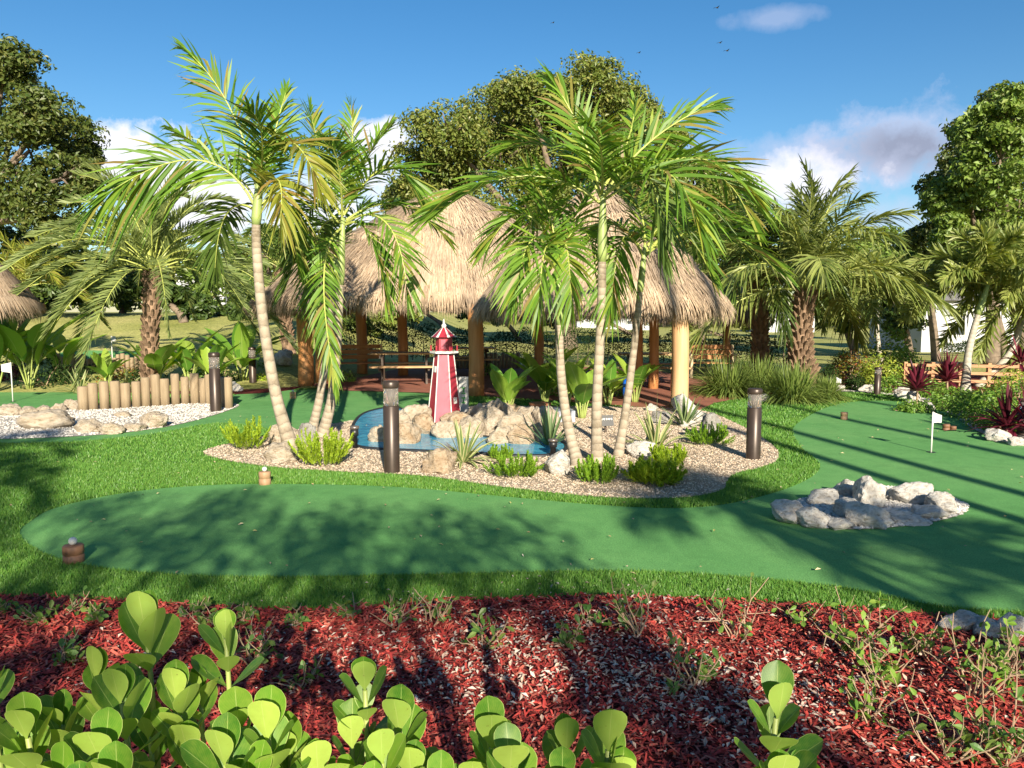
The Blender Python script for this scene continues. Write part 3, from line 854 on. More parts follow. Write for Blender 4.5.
rock(190, 390, 18, 9, 'pale rock in bed behind the palisade', 'rock')

# ------------------------------------------------------------------ palms
def palm(name, label, base, trunk_pts, r0, r1, fronds, seed, leafm='palm', trunkm='trunk', shaft=None, L=.62, W=.037, n=40, group=None, v=.35, droop=.3, ls=1.25, vn=.13, r_ra=.018, fwd=.55, boots=False):
    rng = np.random.default_rng(seed)
    base = np.asarray(base, float)
    t = thing(name, label, 'palm tree', base, 0, group)
    tp = smooth_line([np.asarray(q) - base for q in trunk_pts], 10)
    k = len(tp); s = np.linspace(0, 1, k)
    if not boots: r0, r1 = r0 * .86, r1 * .88
    r = r0 + (r1 - r0) * s ** .6 + .35 * r0 * np.exp(-s * 14)
    tp[0, 2] -= .03
    tm = MB().tube(tp, r, 14)
    if boots:
        nb = 150
        for q in range(nb):
            u = .12 + .88 * q / nb; a = q * 2.39996
            c = np.array([np.interp(u, s, tp[:, w]) for w in range(3)]); rr = np.interp(u, s, r)
            h = np.array([math.cos(a), math.sin(a), 0.]); p0 = c + h * rr * .82
            l = rr * rng.uniform(.5, .9)
            tm.tube([p0, p0 + h * l * .25 + [0, 0, l * .7], p0 + h * l * .7 + [0, 0, l * 1.2]], [rr * .30, rr * .24, rr * .10], 5)
    tm.build('trunk', M[trunkm], t, not boots)
    if shaft is not None:
        a, b = tp[-1], np.asarray(shaft) - base
        sp_ = a + (b - a) * np.linspace(0, 1, 8)[:, None]
        MB().tube(sp_, np.interp(np.linspace(0, 1, 8), [0, .12, .4, 1], [r1 * 1.0, r1 * 1.22, r1 * 1.12, r1 * .6]), 12).build('crownshaft', M['shaft'], t, True)
    for f in fronds:
        pts = f['pts'] - base
        mb = MB()
        frond(mb, pts, f.get('L', L) * ls, f.get('W', W), f.get('n', n), rng, f.get('v', v), f.get('droop', droop), f.get('fwd', fwd), f.get('t0', .14), f.get('tw', rng.normal(0, .3)), r_ra, f.get('side'), vn)
        mb.build('frond', [M[f.get('mat', leafm)], M['rachis']], t)
    return t

def pxf(Y, c, m, t, dm=0, dt=0, **kw):
    """frond through three sight points at depth Y, its middle and tip nearer or farther by dm, dt"""
    return dict(pts=bez(PD(*c, Y), PD(*m, Y + dm), PD(*t, Y + dt), 14), **kw)

def add_back(lst, Y, c, l, nn, sd, **kw):
    rq = np.random.default_rng(sd)
    lst += rand_fronds(PD(*c, Y), nn, l, rq, (5, 65), .45, az0=.5, **kw)

def rand_fronds(top, nf, flen, rng, el=(10, 75), curve=.55, az0=0, **kw):
    out = []
    for i in range(nf):
        az = az0 + i * 2.39996 + rng.normal(0, .15)
        e = rad(el[0] + (el[1] - el[0]) * ((i + .5) / nf) + rng.normal(0, 5))
        l = flen * rng.uniform(.85, 1.1)
        h = np.array([math.cos(az), math.sin(az), 0.])
        d = h * math.cos(e) + np.array([0, 0, math.sin(e)])
        mid = top + d * l * .5
        tip = top + d * l + h * l * .12 * math.sin(e) - np.array([0, 0, curve * l * (.55 + .6 * math.cos(e))])
        out.append(dict(pts=bez(top, mid, tip, 12), **kw))
    return out

rg = np.random.default_rng(3)
# leaning tall palm at left
b1 = P(291, 447); Y1 = b1[1]
f1 = [pxf(Y1, (258, 200), (232, 112), (186, 50), .2, .5, side=np.array([.95, .2, .25]), L=.6, v=.05, tw=.1, fwd=.7, n=46),
      pxf(Y1, (254, 205), (196, 160), (104, 196), -.2, -.3, L=.8, v=.15, fwd=.7, side=np.array([.35, .1, -.9]), n=46),
      pxf(Y1, (262, 180), (290, 142), (322, 195), -.5, -1.0, L=.5, mat='palm_yellow'),
      pxf(Y1, (262, 185), (276, 128), (286, 92), .4, .7, L=.5, v=.1),
      pxf(Y1, (260, 188), (300, 150), (342, 150), .6, 1.4, L=.6),
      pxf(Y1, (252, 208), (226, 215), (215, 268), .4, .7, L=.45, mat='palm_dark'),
      pxf(Y1, (262, 205), (284, 200), (298, 262), .4, .8, L=.42),
      pxf(Y1, (258, 195), (262, 140), (250, 110), -.6, -1.2, L=.55),
      pxf(Y1, (258, 200), (278, 180), (280, 225), -.5, -.8, L=.45, mat='palm_yellow'),
      pxf(Y1, (255, 200), (225, 165), (170, 130), .8, 1.6, L=.5)]
palm('palm_tree', 'tallest leaning palm at left with smooth pale ringed trunk', b1, [b1, PD(276, 395, Y1), PD(263, 320, Y1), PD(257, 255, Y1), PD(256, 225, Y1)], .105, .062, f1, 1, shaft=PD(260, 170, Y1), W=.039, n=44)
# second palm, its trunk doubled low down
b2 = P(322, 437); Y2 = b2[1]
f2 = [pxf(Y2, (342, 215), (366, 160), (390, 128), .3, .6, L=.5),
      pxf(Y2, (344, 215), (385, 168), (418, 200), -.2, -.4, L=.6),
      pxf(Y2, (340, 215), (320, 150), (310, 110), .4, .8, L=.55),
      pxf(Y2, (346, 222), (388, 225), (408, 300), -.4, -.7, L=.42),
      pxf(Y2, (342, 228), (324, 275), (336, 385), -.7, -1.0, L=.30, v=.15),
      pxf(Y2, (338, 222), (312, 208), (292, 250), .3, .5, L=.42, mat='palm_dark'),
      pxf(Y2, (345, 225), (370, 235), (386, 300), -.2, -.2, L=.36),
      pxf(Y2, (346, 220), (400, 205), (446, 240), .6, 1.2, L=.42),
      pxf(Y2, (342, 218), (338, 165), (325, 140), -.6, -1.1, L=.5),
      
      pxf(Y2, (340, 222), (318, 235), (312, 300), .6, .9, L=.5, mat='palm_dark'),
      pxf(Y2, (343, 215), (352, 150), (350, 105), .8, 1.2, L=.45)]
palm('palm_tree', 'second palm from left, slim trunk with a low hanging frond', b2, [b2, PD(333, 392, Y2), PD(338, 330, Y2), PD(340, 285, Y2)], .10, .058, f2, 2, shaft=PD(343, 218, Y2), W=.037, n=42)
b2b = P(312, 431); Y2b = b2b[1]
f2b = [pxf(Y2b, (334, 262), (310, 240), (285, 290), .3, .4, L=.45, mat='palm_dark'), 
       pxf(Y2b, (335, 258), (330, 220), (318, 195), .5, 1., L=.45), pxf(Y2b, (336, 258), (350, 222), (366, 205), .7, 1.2, L=.45), pxf(Y2b, (334, 262), (322, 262), (316, 330), .2, .3, L=.4)]
palm('palm_tree', 'shorter palm whose trunk stands close behind the second palm', b2b, [b2b, PD(322, 385, Y2b), PD(330, 320, Y2b), PD(334, 290, Y2b)], .085, .05, f2b, 3, shaft=PD(335, 258, Y2b), n=28)
# triple palm in the middle
g = 'three palms rising together from the gravel island'
bB = P(597, 463); YB = bB[1]
fB = [pxf(YB, (601, 198), (582, 135), (552, 80), -.1, 0, L=.55, v=.1, side=np.array([.95, .2, .2]), fwd=.75, n=44),
      pxf(YB, (604, 195), (652, 140), (714, 104), .1, .2, L=.55, v=.2, side=np.array([.55, .3, -.7]), fwd=.75, n=44),
      pxf(YB, (604, 195), (690, 158), (752, 200), -.3, -.6, L=.6),
      pxf(YB, (604, 200), (700, 168), (752, 225), .5, .9, L=.5),
      pxf(YB, (600, 203), (522, 176), (436, 215), -.2, -.3, L=.62),
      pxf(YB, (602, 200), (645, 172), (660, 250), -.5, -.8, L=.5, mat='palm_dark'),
      pxf(YB, (600, 203), (548, 190), (520, 272), .4, .7, L=.55),
      pxf(YB, (602, 190), (628, 140), (634, 100), .5, .9, L=.4, v=.1),
      pxf(YB, (602, 195), (600, 145), (585, 125), -.8, -1.5, L=.5),
      pxf(YB, (602, 200), (560, 150), (505, 150), .7, 1.3, L=.55),
      pxf(YB, (603, 198), (660, 170), (700, 230), -.8, -1.3, L=.55)]
palm('palm_tree', 'tallest middle palm of the trio with its straight upright trunk', bB, [bB, PD(597, 400, YB), PD(601, 320, YB), PD(602, 262, YB)], .085, .055, fB, 4, shaft=PD(603, 190, YB), group=g, W=.037, n=42)
bA = P(578, 466); YA = bA[1] + .25
fA = [pxf(YA, (556, 262), (524, 214), (486, 250), .0, .1, L=.4), pxf(YA, (556, 264), (532, 240), (516, 300), -.5, -.7, L=.4),
      pxf(YA, (558, 262), (584, 230), (604, 295), .2, .4, L=.45), pxf(YA, (556, 258), (548, 210), (528, 172), .2, .4, L=.5),
      pxf(YA, (557, 260), (575, 215), (590, 190), .4, .8, L=.45), pxf(YA, (557, 264), (545, 250), (540, 315), -.7, -1., L=.4),
      pxf(YA, (557, 262), (566, 245), (572, 310), -.5, -.8, L=.4)]
palm('palm_tree', 'left palm of the trio, bent trunk leaning left', bA, [PD(578, 466, bA[1]), PD(566, 415, YA), PD(560, 360, YA), PD(560, 325, YA)], .085, .05, fA, 5, shaft=PD(557, 255, YA), group=g, n=36)
bC = P(618, 457); YC = bC[1] + .1
fC = [pxf(YC, (645, 255), (712, 232), (778, 272), -.3, -.5, L=.42), pxf(YC, (645, 252), (672, 212), (706, 200), .3, .6, L=.45),
      pxf(YC, (643, 256), (622, 240), (612, 310), -.3, -.5, L=.42), pxf(YC, (646, 256), (684, 236), (712, 280), .4, .7, L=.38),
      pxf(YC, (645, 252), (640, 210), (625, 190), .5, .9, L=.42), 
      pxf(YC, (645, 254), (700, 215), (745, 230), .7, 1.3, L=.4), pxf(YC, (643, 255), (618, 225), (590, 240), .5, .9, L=.42)]
palm('palm_tree', 'right palm of the trio, slanting trunk leaning right', bC, [PD(618, 457, bC[1]), PD(628, 395, YC), PD(636, 330, YC), PD(640, 292, YC)], .07, .042, fC, 6, shaft=PD(645, 245, YC), group=g, n=36)

# date palm at left
bD = G(152, 17.5); top = PD(153, 272, 17.5)
rgd = np.random.default_rng(21)
fD = rand_fronds(top, 52, 3.0, rgd, (-12, 84), .42, L=.36, W=.028, n=70, v=.45, droop=.12, t0=.2, fwd=.75)
palm('date_palm', 'feathery grey-green date palm behind the log palisade', bD, [bD, bD + (top - bD) * .5, top - [0, 0, .0]], .15, .17, fD, 7, 'palm_grey', 'trunk_boot', boots=True, r_ra=.02)
# areca clump left edge
bE = G(22, 19.5); top = PD(26, 288, 19.5)
fE = rand_fronds(top, 16, 1.9, rgd, (5, 80), .45, L=.42, W=.035, n=40, v=.4)
palm('palm_tree', 'yellowish palm beside the thatched roof at the left edge', bE, [bE, bE + (top - bE) * .6, top], .08, .07, fE, 8, 'palm_yellow', 'trunk_boot', boots=True)
# palms between left palm and hut, behind
bF = G(292, 24); top = PD(280, 268, 24)
fF = rand_fronds(top, 18, 2.6, rgd, (-10, 70), .5, L=.5, W=.04, n=44)
palm('palm_tree', 'dark palm with shaggy trunk behind the left bollards', bF, [bF, bF + (top - bF) * .5, top], .18, .15, fF, 9, 'palm_dark', 'trunk_boot', boots=True)
# coconut palm on the right
bH = G(800, 18.6); top = PD(806, 292, 18.6)
rgh = np.random.default_rng(8)
fH = rand_fronds(top, 28, 3.3, rgh, (2, 90), .30, az0=1.0, L=.72, W=.045, n=54, v=.1, droop=.45, t0=.2)
palm('coconut_palm', 'bushy palm with thick brown trunk behind the grass mounds', bH, [bH, PD(800, 345, 18.6), top], .30, .2, fH, 10, 'palm_coco', 'trunk_boot', boots=True, r_ra=.028)
bI = G(757, 20.5); top = PD(755, 262, 20.5)
fI = rand_fronds(top, 22, 2.3, rgh, (-10, 75), .55, L=.6, W=.045, n=44, v=.1, droop=.4)
palm('palm_tree', 'dark palm with rough brown trunk right of the patio', bI, [bI, PD(760, 320, 20.5), top], .21, .17, fI, 11, 'palm_dark', 'trunk_boot', boots=True)
# foxtail palms on the right
bJ = P(965, 392); top = PD(988, 285, bJ[1])
fJ = rand_fronds(top, 18, 1.8, rgh, (-8, 82), .36, az0=.4, L=.36, W=.05, n=90, v=.0, droop=.1, fwd=.5)
palm('foxtail_palm', 'foxtail palm with leaning white trunk beside the red cordylines', bJ, [bJ, PD(969, 350, bJ[1]), PD(978, 315, bJ[1])], .13, .07, fJ, 12, 'palm_coco', 'trunk_white', shaft=top, vn=.75)
bK = P(1010, 392) + np.array([0, 1.2, 0]); top = PD(1030, 285, bK[1])
fK = rand_fronds(top, 20, 1.9, rgh, (-35, 80), .45, az0=1.4, L=.36, W=.05, n=90, v=.0, droop=.1, fwd=.5)
palm('foxtail_palm', 'foxtail palm at the right frame edge beside the wood fence', bK, [bK, PD(1012, 350, bK[1]), PD(1022, 315, bK[1])], .11, .07, fK, 13, 'palm_coco', 'trunk_white', shaft=top, vn=.75)
bL_ = G(855, 21); top = PD(862, 288, 21)
fL = rand_fronds(top, 12, 1.7, rgh, (-10, 75), .5, az0=2, L=.4, W=.05, n=50, v=.1, droop=.2)
palm('foxtail_palm', 'thin white trunk palm between the coconut palm and far bollard', bL_, [bL_, PD(856, 340, 21), PD(859, 315, 21)], .1, .06, fL, 14, 'palm_coco', 'trunk_white', shaft=top, vn=.75)
bM_ = G(876, 27); top = PD(878, 285, 27)
fM = rand_fronds(top, 10, 1.5, rgh, (-10, 75), .5, az0=3, L=.45, W=.06, n=40, v=.1, droop=.2)
palm('foxtail_palm', 'farther thin white trunk palm seen right of the coconut palm', bM_, [bM_, PD(877, 330, 27), PD(878, 305, 27)], .1, .07, fM, 15, 'palm_coco', 'trunk_white', shaft=top, vn=.75)
# palms out of view behind the camera that throw the long shadows across the right green
for q, (x, y, h, s) in enumerate([(4.35, -5.0, 5.2, .45), (5.4, -5.0, 4.2, .6), (6.7, -5.0, 15.5, .9), (7.6, -5.2, 16, .9), (9.2, -5.0, 15, 1.0), (11.2, -4.6, 15.5, 1.0), (-3.4, -5.0, 5.2, .7), (-4.2, -4.5, 5.9, .7)]):
    b = np.array([x, y, 0.]); top = b + np.array([.15, .1, h])
    fr = rand_fronds(top, 11, 2.1 * s, rgh, (-5, 75), .5, L=.6, W=.05, n=26, az0=q)
    palm('palm_tree', 'palm behind the viewpoint whose shadow crosses the turf', b, [b, b + (top - b) * .5 + [.1, 0, 0], top], .14, .10, fr, 30 + q, group='palms behind the viewpoint')

# ------------------------------------------------------------------ broadleaf trees
def tree(name, label, base, blobs, leafm, seed, dens=1.0, lsize=.3, clump=.55, tr=.35, trunk_top=None, cat='tree', group=None, limbs=True):
    """blobs: world centres and radii; leaves gather in small clumps over each blob"""
    rng = np.random.default_rng(seed); base = np.asarray(base, float)
    t = thing(name, label, cat, base, 0, group)
    mb = MB(); wb = MB()
    tt = np.asarray(trunk_top if trunk_top is not None else base + [0, 0, 2.]) - base
    wb.tube(smooth_line([[0, 0, -.05], tt * .5 + [.1, .05, 0], tt], 5), np.linspace(tr, tr * .6, 11), 9)
    for c, r in blobs:
        c = np.asarray(c) - base
        if limbs:
            mid = tt + (c - tt) * .5 + rng.normal(0, .12 * r, 3)
            lim = bez(tt, mid, c, 8)
            wb.tube(lim, np.linspace(tr * .45, tr * .12, 8), 6)
        nc = int(17 * dens)
        d = nrm(rng.normal(size=(nc, 3)) + [0, 0, .12])
        cc = c + d * (r * rng.uniform(.35, 1.0, nc) ** .5)[:, None] * [1, 1, .85]
        kk = int(95 * dens)
        cr = clump * r * rng.uniform(.55, 1.0, nc)
        e = nrm(rng.normal(size=(nc, kk, 3)) + [0, 0, .5])
        L = e * (cr[:, None] * rng.uniform(.55, 1.08, (nc, kk)))[..., None] * [1, 1, .62] + cc[:, None] + rng.normal(0, .05 * r, (nc, kk, 3))
        nor = nrm(e * .9 + rng.normal(size=L.shape) * .45 + [0, 0, .15])
        L = L.reshape(-1, 3)
        leaves(mb, L, nor.reshape(-1, 3), lsize * .8 * rng.uniform(.6, 1.3, len(L)), .55, rng)
        if limbs:
            for q in range(0, nc, 3):
                wb.tube(np.array([c + (cc[q] - c) * .1, c + (cc[q] - c) * .6 + [0, 0, .05 * r], cc[q]]), [tr * .12, tr * .07, tr * .03], 4)
    wb.build('trunk', M['bark'], t, True)
    mb.build('crown', M[leafm], t)
    return t

def pb(Y, l, jy=1.0, seed=0):
    rr = np.random.default_rng(seed)
    return [(PD(a, b, Y + rr.uniform(-jy, jy) * 2), r * Y / F) for a, b, r in l]

tree('shade_tree', 'huge round crowned tree towering behind the thatched roofs', G(565, 38),
     pb(38, [(425, 175, 34), (412, 205, 28), (450, 140, 34), (490, 118, 36), (530, 100, 34), (588, 92, 36), (622, 118, 34), (648, 150, 36), (690, 190, 34), (725, 205, 26), (560, 140, 50), (500, 170, 48), (440, 215, 40), (610, 190, 55), (550, 220, 50), (680, 235, 42), (480, 235, 40), (640, 200, 40), (735, 232, 26), (600, 160, 30), (570, 110, 26), (640, 240, 36), (700, 225, 34), (450, 185, 34), (520, 150, 30), (665, 205, 30)], 1.6, 1),
     'tree', 41, 1.95, .25, tr=.6, trunk_top=PD(560, 262, 38))
tree('shade_tree', 'tall dark tree filling the upper left corner', G(-30, 27),
     pb(27, [(-25, 75, 44), (8, 62, 26), (14, 100, 34), (45, 120, 30), (70, 140, 26), (84, 158, 16), (30, 150, 40), (62, 178, 28), (20, 195, 38), (-30, 140, 60), (-60, 200, 60), (50, 212, 26), (84, 185, 14)], 1.2, 2),
     'tree_mid', 42, 1.2, .22, tr=.4, trunk_top=PD(-25, 220, 27))
tree('shade_tree', 'leafy tree at the upper right with pale hanging foliage', G(985, 27),
     pb(27, [(1005, 118, 26), (985, 130, 22), (965, 128, 14), (1030, 115, 36), (1000, 160, 34), (970, 185, 28), (945, 205, 20), (1020, 195, 40), (985, 220, 34), (950, 232, 18), (1040, 160, 40), (1015, 240, 30)], 1.2, 3),
     'tree_light', 43, 1.2, .24, tr=.28, trunk_top=PD(990, 262, 27))
tree('shade_tree', 'dark tree behind the pale foliage at the upper right', G(1020, 33),
     pb(33, [(1000, 110, 22), (1020, 100, 24), (975, 140, 26), (940, 195, 22), (960, 160, 20), (932, 240, 20), (1030, 150, 50), (990, 200, 44)], 1.2, 4),
     'tree_mid', 44, 1.1, .26, tr=.3, trunk_top=PD(1000, 262, 33))
tree('shade_tree', 'bright green domed tree beyond the coconut palm', G(885, 55),
     pb(55, [(862, 252, 18), (885, 245, 20), (905, 252, 20), (885, 265, 26), (925, 262, 18)], 1.0, 5), 'tree_light', 45, 1.0, .45, tr=.4, trunk_top=PD(885, 285, 55))
# far row of trees behind the lawns
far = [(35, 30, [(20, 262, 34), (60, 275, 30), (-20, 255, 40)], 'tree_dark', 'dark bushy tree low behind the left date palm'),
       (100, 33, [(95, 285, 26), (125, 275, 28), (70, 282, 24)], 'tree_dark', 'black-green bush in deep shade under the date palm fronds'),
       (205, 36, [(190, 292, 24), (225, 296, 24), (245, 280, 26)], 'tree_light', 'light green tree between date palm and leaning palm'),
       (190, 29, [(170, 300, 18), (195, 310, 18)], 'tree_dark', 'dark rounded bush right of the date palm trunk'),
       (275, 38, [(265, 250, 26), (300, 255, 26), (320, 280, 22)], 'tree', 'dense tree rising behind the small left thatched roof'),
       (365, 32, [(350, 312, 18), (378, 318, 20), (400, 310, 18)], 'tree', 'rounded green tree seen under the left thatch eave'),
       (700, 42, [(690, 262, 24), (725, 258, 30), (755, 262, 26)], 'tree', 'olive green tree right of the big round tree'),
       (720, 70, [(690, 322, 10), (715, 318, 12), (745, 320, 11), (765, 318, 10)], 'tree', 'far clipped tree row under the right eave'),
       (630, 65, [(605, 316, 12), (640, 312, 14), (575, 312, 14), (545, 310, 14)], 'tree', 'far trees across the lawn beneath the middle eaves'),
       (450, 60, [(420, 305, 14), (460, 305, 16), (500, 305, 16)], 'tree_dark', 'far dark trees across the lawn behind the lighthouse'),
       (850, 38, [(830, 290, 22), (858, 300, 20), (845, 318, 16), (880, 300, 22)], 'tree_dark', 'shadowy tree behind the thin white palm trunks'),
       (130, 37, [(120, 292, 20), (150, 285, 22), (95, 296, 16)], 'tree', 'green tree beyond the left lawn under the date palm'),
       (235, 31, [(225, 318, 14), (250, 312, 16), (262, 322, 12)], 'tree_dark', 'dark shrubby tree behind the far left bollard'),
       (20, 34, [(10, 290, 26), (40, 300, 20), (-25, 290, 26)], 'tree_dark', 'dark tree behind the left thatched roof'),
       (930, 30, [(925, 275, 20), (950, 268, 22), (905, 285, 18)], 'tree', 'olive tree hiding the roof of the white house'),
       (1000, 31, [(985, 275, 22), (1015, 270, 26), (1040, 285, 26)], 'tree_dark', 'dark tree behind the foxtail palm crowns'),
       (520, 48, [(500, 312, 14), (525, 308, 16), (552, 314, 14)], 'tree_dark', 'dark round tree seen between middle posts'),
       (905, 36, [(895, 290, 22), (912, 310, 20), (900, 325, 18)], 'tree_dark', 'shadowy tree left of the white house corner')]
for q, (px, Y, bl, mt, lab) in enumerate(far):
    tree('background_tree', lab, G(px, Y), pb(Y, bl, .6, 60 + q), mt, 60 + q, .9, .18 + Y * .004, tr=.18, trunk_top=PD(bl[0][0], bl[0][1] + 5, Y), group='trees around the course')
mb = MB(); n = 26000
az = R.uniform(-1.15, 1.15, n); ds = R.uniform(105, 150, n)
hh = 9.5 + 2.2 * np.sin(az * 23) + 1.6 * np.sin(az * 57 + 1) + 1.2 * np.sin(az * 111 + 2)
c = np.stack([np.sin(az) * ds, np.cos(az) * ds, R.uniform(0, 1, n) ** .7 * hh + T(np.sin(az) * ds, np.cos(az) * ds)], 1)
leaves(mb, c, R.normal(size=(n, 3)) + [0, -.6, .4], R.uniform(.8, 1.8, n), .6, R)
tag(mb.build('far_woods', M['tree']), kind='stuff')
# trees out of view behind the camera: their shade lies over the front of the putting green
tree('shade_tree', 'broad tree behind the viewpoint shading the front turf', (-.9, -5.2, 0),
     [((-1.2, -5.0, 4.55), .85), ((-.2, -5.1, 4.7), .8), ((.6, -5.0, 4.45), .75), ((-.7, -5.0, 2.4), 1.0), ((.6, -5.0, 2.5), .8), ((-1.5, -5.2, 1.8), .9), ((-.2, -5.0, 1.4), 1.0), ((-1.9, -5, 3.9), .55), ((-.9, -5.0, 3.5), .6), ((-.1, -5.1, 3.35), .5)], 'tree', 71, .82, .12, tr=.2, trunk_top=(-.9, -5.2, 1.6))
tree('shade_tree', 'second tree behind the viewpoint shading the mulch bed', (2.0, -5.2, 0),
     [((1.4, -5.2, 4.5), .8), ((2.3, -5.1, 4.3), .8), ((1.5, -5.0, 2.6), .95), ((2.6, -5.1, 2.6), .8), ((1.8, -5.0, 1.4), 1.0), ((2.9, -5.1, 1.5), .7), ((2.5, -5.1, 3.5), .5)], 'tree', 72, .82, .12, tr=.2, trunk_top=(2.0, -5.2, 1.6))

# ------------------------------------------------------------------ hedges and shrubs
def hedge(name, label, a, b, w, h, leafm, seed, dens=900, size=.07, cat='hedge', group=None):
    dens = int(dens * 1.5)
    rng = np.random.default_rng(seed); a = np.asarray(a, float); b = np.asarray(b, float)
    t = thing(name, label, cat, (a + b) / 2, 0, group); ln = np.linalg.norm(b - a)
    d = (b - a) / ln; s = np.array([-d[1], d[0], 0]); n = int(ln * dens)
    u = rng.uniform(-.5, .5, n); q = rng.uniform(-1, 1, n); zz = rng.uniform(0, 1, n) ** .6
    ph = h * (1 + .1 * np.sin(u * ln * 3.1) + .07 * np.sin(u * ln * 7.7))
    c = d * (u * ln)[:, None] + s * (q * w / 2 * (1 - .3 * zz))[:, None] + np.array([0, 0, 1.]) * (zz * ph)[:, None] + rng.normal(0, .04, (n, 3))
    c[:, 2] = np.maximum(c[:, 2], .02)
    mb = MB(); leaves(mb, c, rng.normal(size=(n, 3)) + s * q[:, None] + [0, 0, .6], size * rng.uniform(.6, 1.3, n), .5, rng)
    mb.build('foliage', M[leafm], t)
    wb = MB()
    for k in np.arange(-.46, .47, .35 / ln):
        p = d * (k * ln); wb.tube([p + [0, 0, -.03], p + [.02, .02, h * .4], p + [rng.normal(0, .05), rng.normal(0, .05), h * .8]], [.02, .015, .006], 5)
    wb.build('stem', M['bark'], t)
    return t
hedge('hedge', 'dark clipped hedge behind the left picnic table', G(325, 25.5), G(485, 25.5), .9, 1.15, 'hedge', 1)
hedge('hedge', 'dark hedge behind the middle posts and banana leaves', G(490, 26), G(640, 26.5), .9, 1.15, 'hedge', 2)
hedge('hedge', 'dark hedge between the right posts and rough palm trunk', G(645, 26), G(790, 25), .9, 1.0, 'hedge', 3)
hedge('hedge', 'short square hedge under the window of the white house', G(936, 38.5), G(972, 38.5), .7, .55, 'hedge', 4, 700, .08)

def shrub(label, base, w, h, leafm, seed, n=700, size=.07, asp=.5, name='shrub', cat='shrub', group=None):
    rng = np.random.default_rng(seed); base = np.asarray(base, float)
    t = thing(name, label, cat, base, 0, group)
    d = nrm(rng.normal(size=(n, 3)) * [1, 1, .9] + [0, 0, .35]); d[:, 2] = np.abs(d[:, 2])
    r = rng.uniform(.35, 1.05, n) ** .5
    lob = 1 + .22 * np.sin(5 * np.arctan2(d[:, 1], d[:, 0]) + seed) * (1 - d[:, 2])
    c = d * (r * lob)[:, None] * [w / 2, w / 2, h] + rng.normal(0, .03, (n, 3)); c[:, 2] = np.maximum(c[:, 2], .03)
    mb = MB(); leaves(mb, c, d + rng.normal(0, .6, (n, 3)) + [0, 0, .3], size * rng.uniform(.6, 1.3, n), asp, rng)
    mb.build('foliage', M[leafm], t)
    wb = MB()
    for k in range(7):
        e = c[rng.integers(n)]; wb.tube([[0, 0, -.02], e * [.4, .4, .55], e], [.015, .01, .004], 5)
    wb.build('stem', M['twig'], t)
    return t
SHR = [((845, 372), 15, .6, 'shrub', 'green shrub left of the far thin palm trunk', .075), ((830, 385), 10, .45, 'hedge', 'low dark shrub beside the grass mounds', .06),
       ((868, 384), 12, .5, 'shrub_yellow', 'yellow-green shrub behind the far bollard', .07), ((890, 378), 26, 1.25, 'shrub', 'tall round-leaved shrub right of the far bollard', .11),
       ((903, 372), 16, .7, 'shrub', 'leafy shrub at the left end of the wood fence', .1), ((893, 393), 18, .35, 'shrub', 'low shrub between far bollard and white rocks', .07),
       ((945, 410), 18, .22, 'shrub', 'low dense shrub in front of the second red cordyline', .06), ((968, 418), 22, .4, 'shrub', 'low dense shrub in front of the foxtail palm trunk', .06),
       ((990, 424), 24, .55, 'shrub', 'bushy shrub right of the foxtail palm trunk', .075), ((1012, 420), 26, .6, 'shrub', 'bushy shrub at the right edge under the palm', .075),
       ((985, 407), 20, .3, 'shrub_yellow', 'yellowish shrub behind the right shrub border', .07), ((930, 398), 12, .2, 'shrub', 'small shrub between the two red cordylines', .06),
       ((855, 390), 12, .3, 'hedge', 'low dark shrub at the foot of the thin palm', .06)]
SHR += [((915, 412), 18, .16, 'shrub', 'low shrub under the left red cordyline', .06), ((955, 404), 20, .26, 'shrub', 'shrub directly behind the right red cordyline', .07),
       ((1000, 430), 26, .5, 'shrub', 'light green shrub left of the large dark red cordyline', .07), ((975, 410), 24, .3, 'hedge', 'dark shrub at the foot of the foxtail palm', .07),
       ((928, 392), 20, .25, 'shrub', 'shrub in front of the wood fence left part', .08), ((1015, 402), 26, .6, 'shrub_yellow', 'yellow shrub under the edge foxtail palm', .07),
       ((880, 386), 22, .7, 'shrub_yellow', 'yellow-green shrub right behind the far bollard', .08), ((850, 380), 22, .7, 'croton', 'reddish green shrub beside the thin white trunk', .08)]
for q, (pp, wpx, h, mt, lab, sz) in enumerate(SHR):
    b = P(*pp); shrub(lab, b, wpx * 2.0 * b[1] / F, h * 1.15, mt, 100 + q, 900, sz, group='shrubs of the right border')
SHL = [((70, 386), 40, .55, 'hedge', 'dark shrub behind the striped plant by the palisade', .09), ((120, 384), 40, .45, 'croton', 'low mixed shrub behind the log palisade middle', .09),
       ((205, 384), 40, .5, 'shrub', 'leafy shrub behind the right half of the palisade', .1), ((262, 376), 30, .4, 'shrub', 'shrub between the far left bollard and post', .08),
       ((10, 384), 30, .5, 'red_leaf', 'reddish pink shrub at the left frame edge', .09), ((285, 362), 24, .5, 'red_leaf', 'red leaved shrub left of the front left post', .09),
       ((262, 383), 26, .25, 'fern', 'bright green low shrub beside the far left bollard', .06), ((345, 382), 20, .3, 'shrub', 'low green shrub right of the front left post', .06),
       ((170, 378), 34, .4, 'croton', 'yellow and red croton behind the palisade', .1), ((240, 372), 30, .6, 'croton', 'yellow and red croton near the far left bollard', .1)]
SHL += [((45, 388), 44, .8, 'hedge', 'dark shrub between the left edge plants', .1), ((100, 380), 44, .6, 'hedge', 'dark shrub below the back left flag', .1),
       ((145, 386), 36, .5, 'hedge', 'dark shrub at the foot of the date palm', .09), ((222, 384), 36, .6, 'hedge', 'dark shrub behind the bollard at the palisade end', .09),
       ((15, 378), 44, 1.1, 'hedge', 'tall dark shrub under the left thatched roof', .11), ((180, 372), 40, .8, 'shrub', 'taller green shrub behind the palisade', .1)]
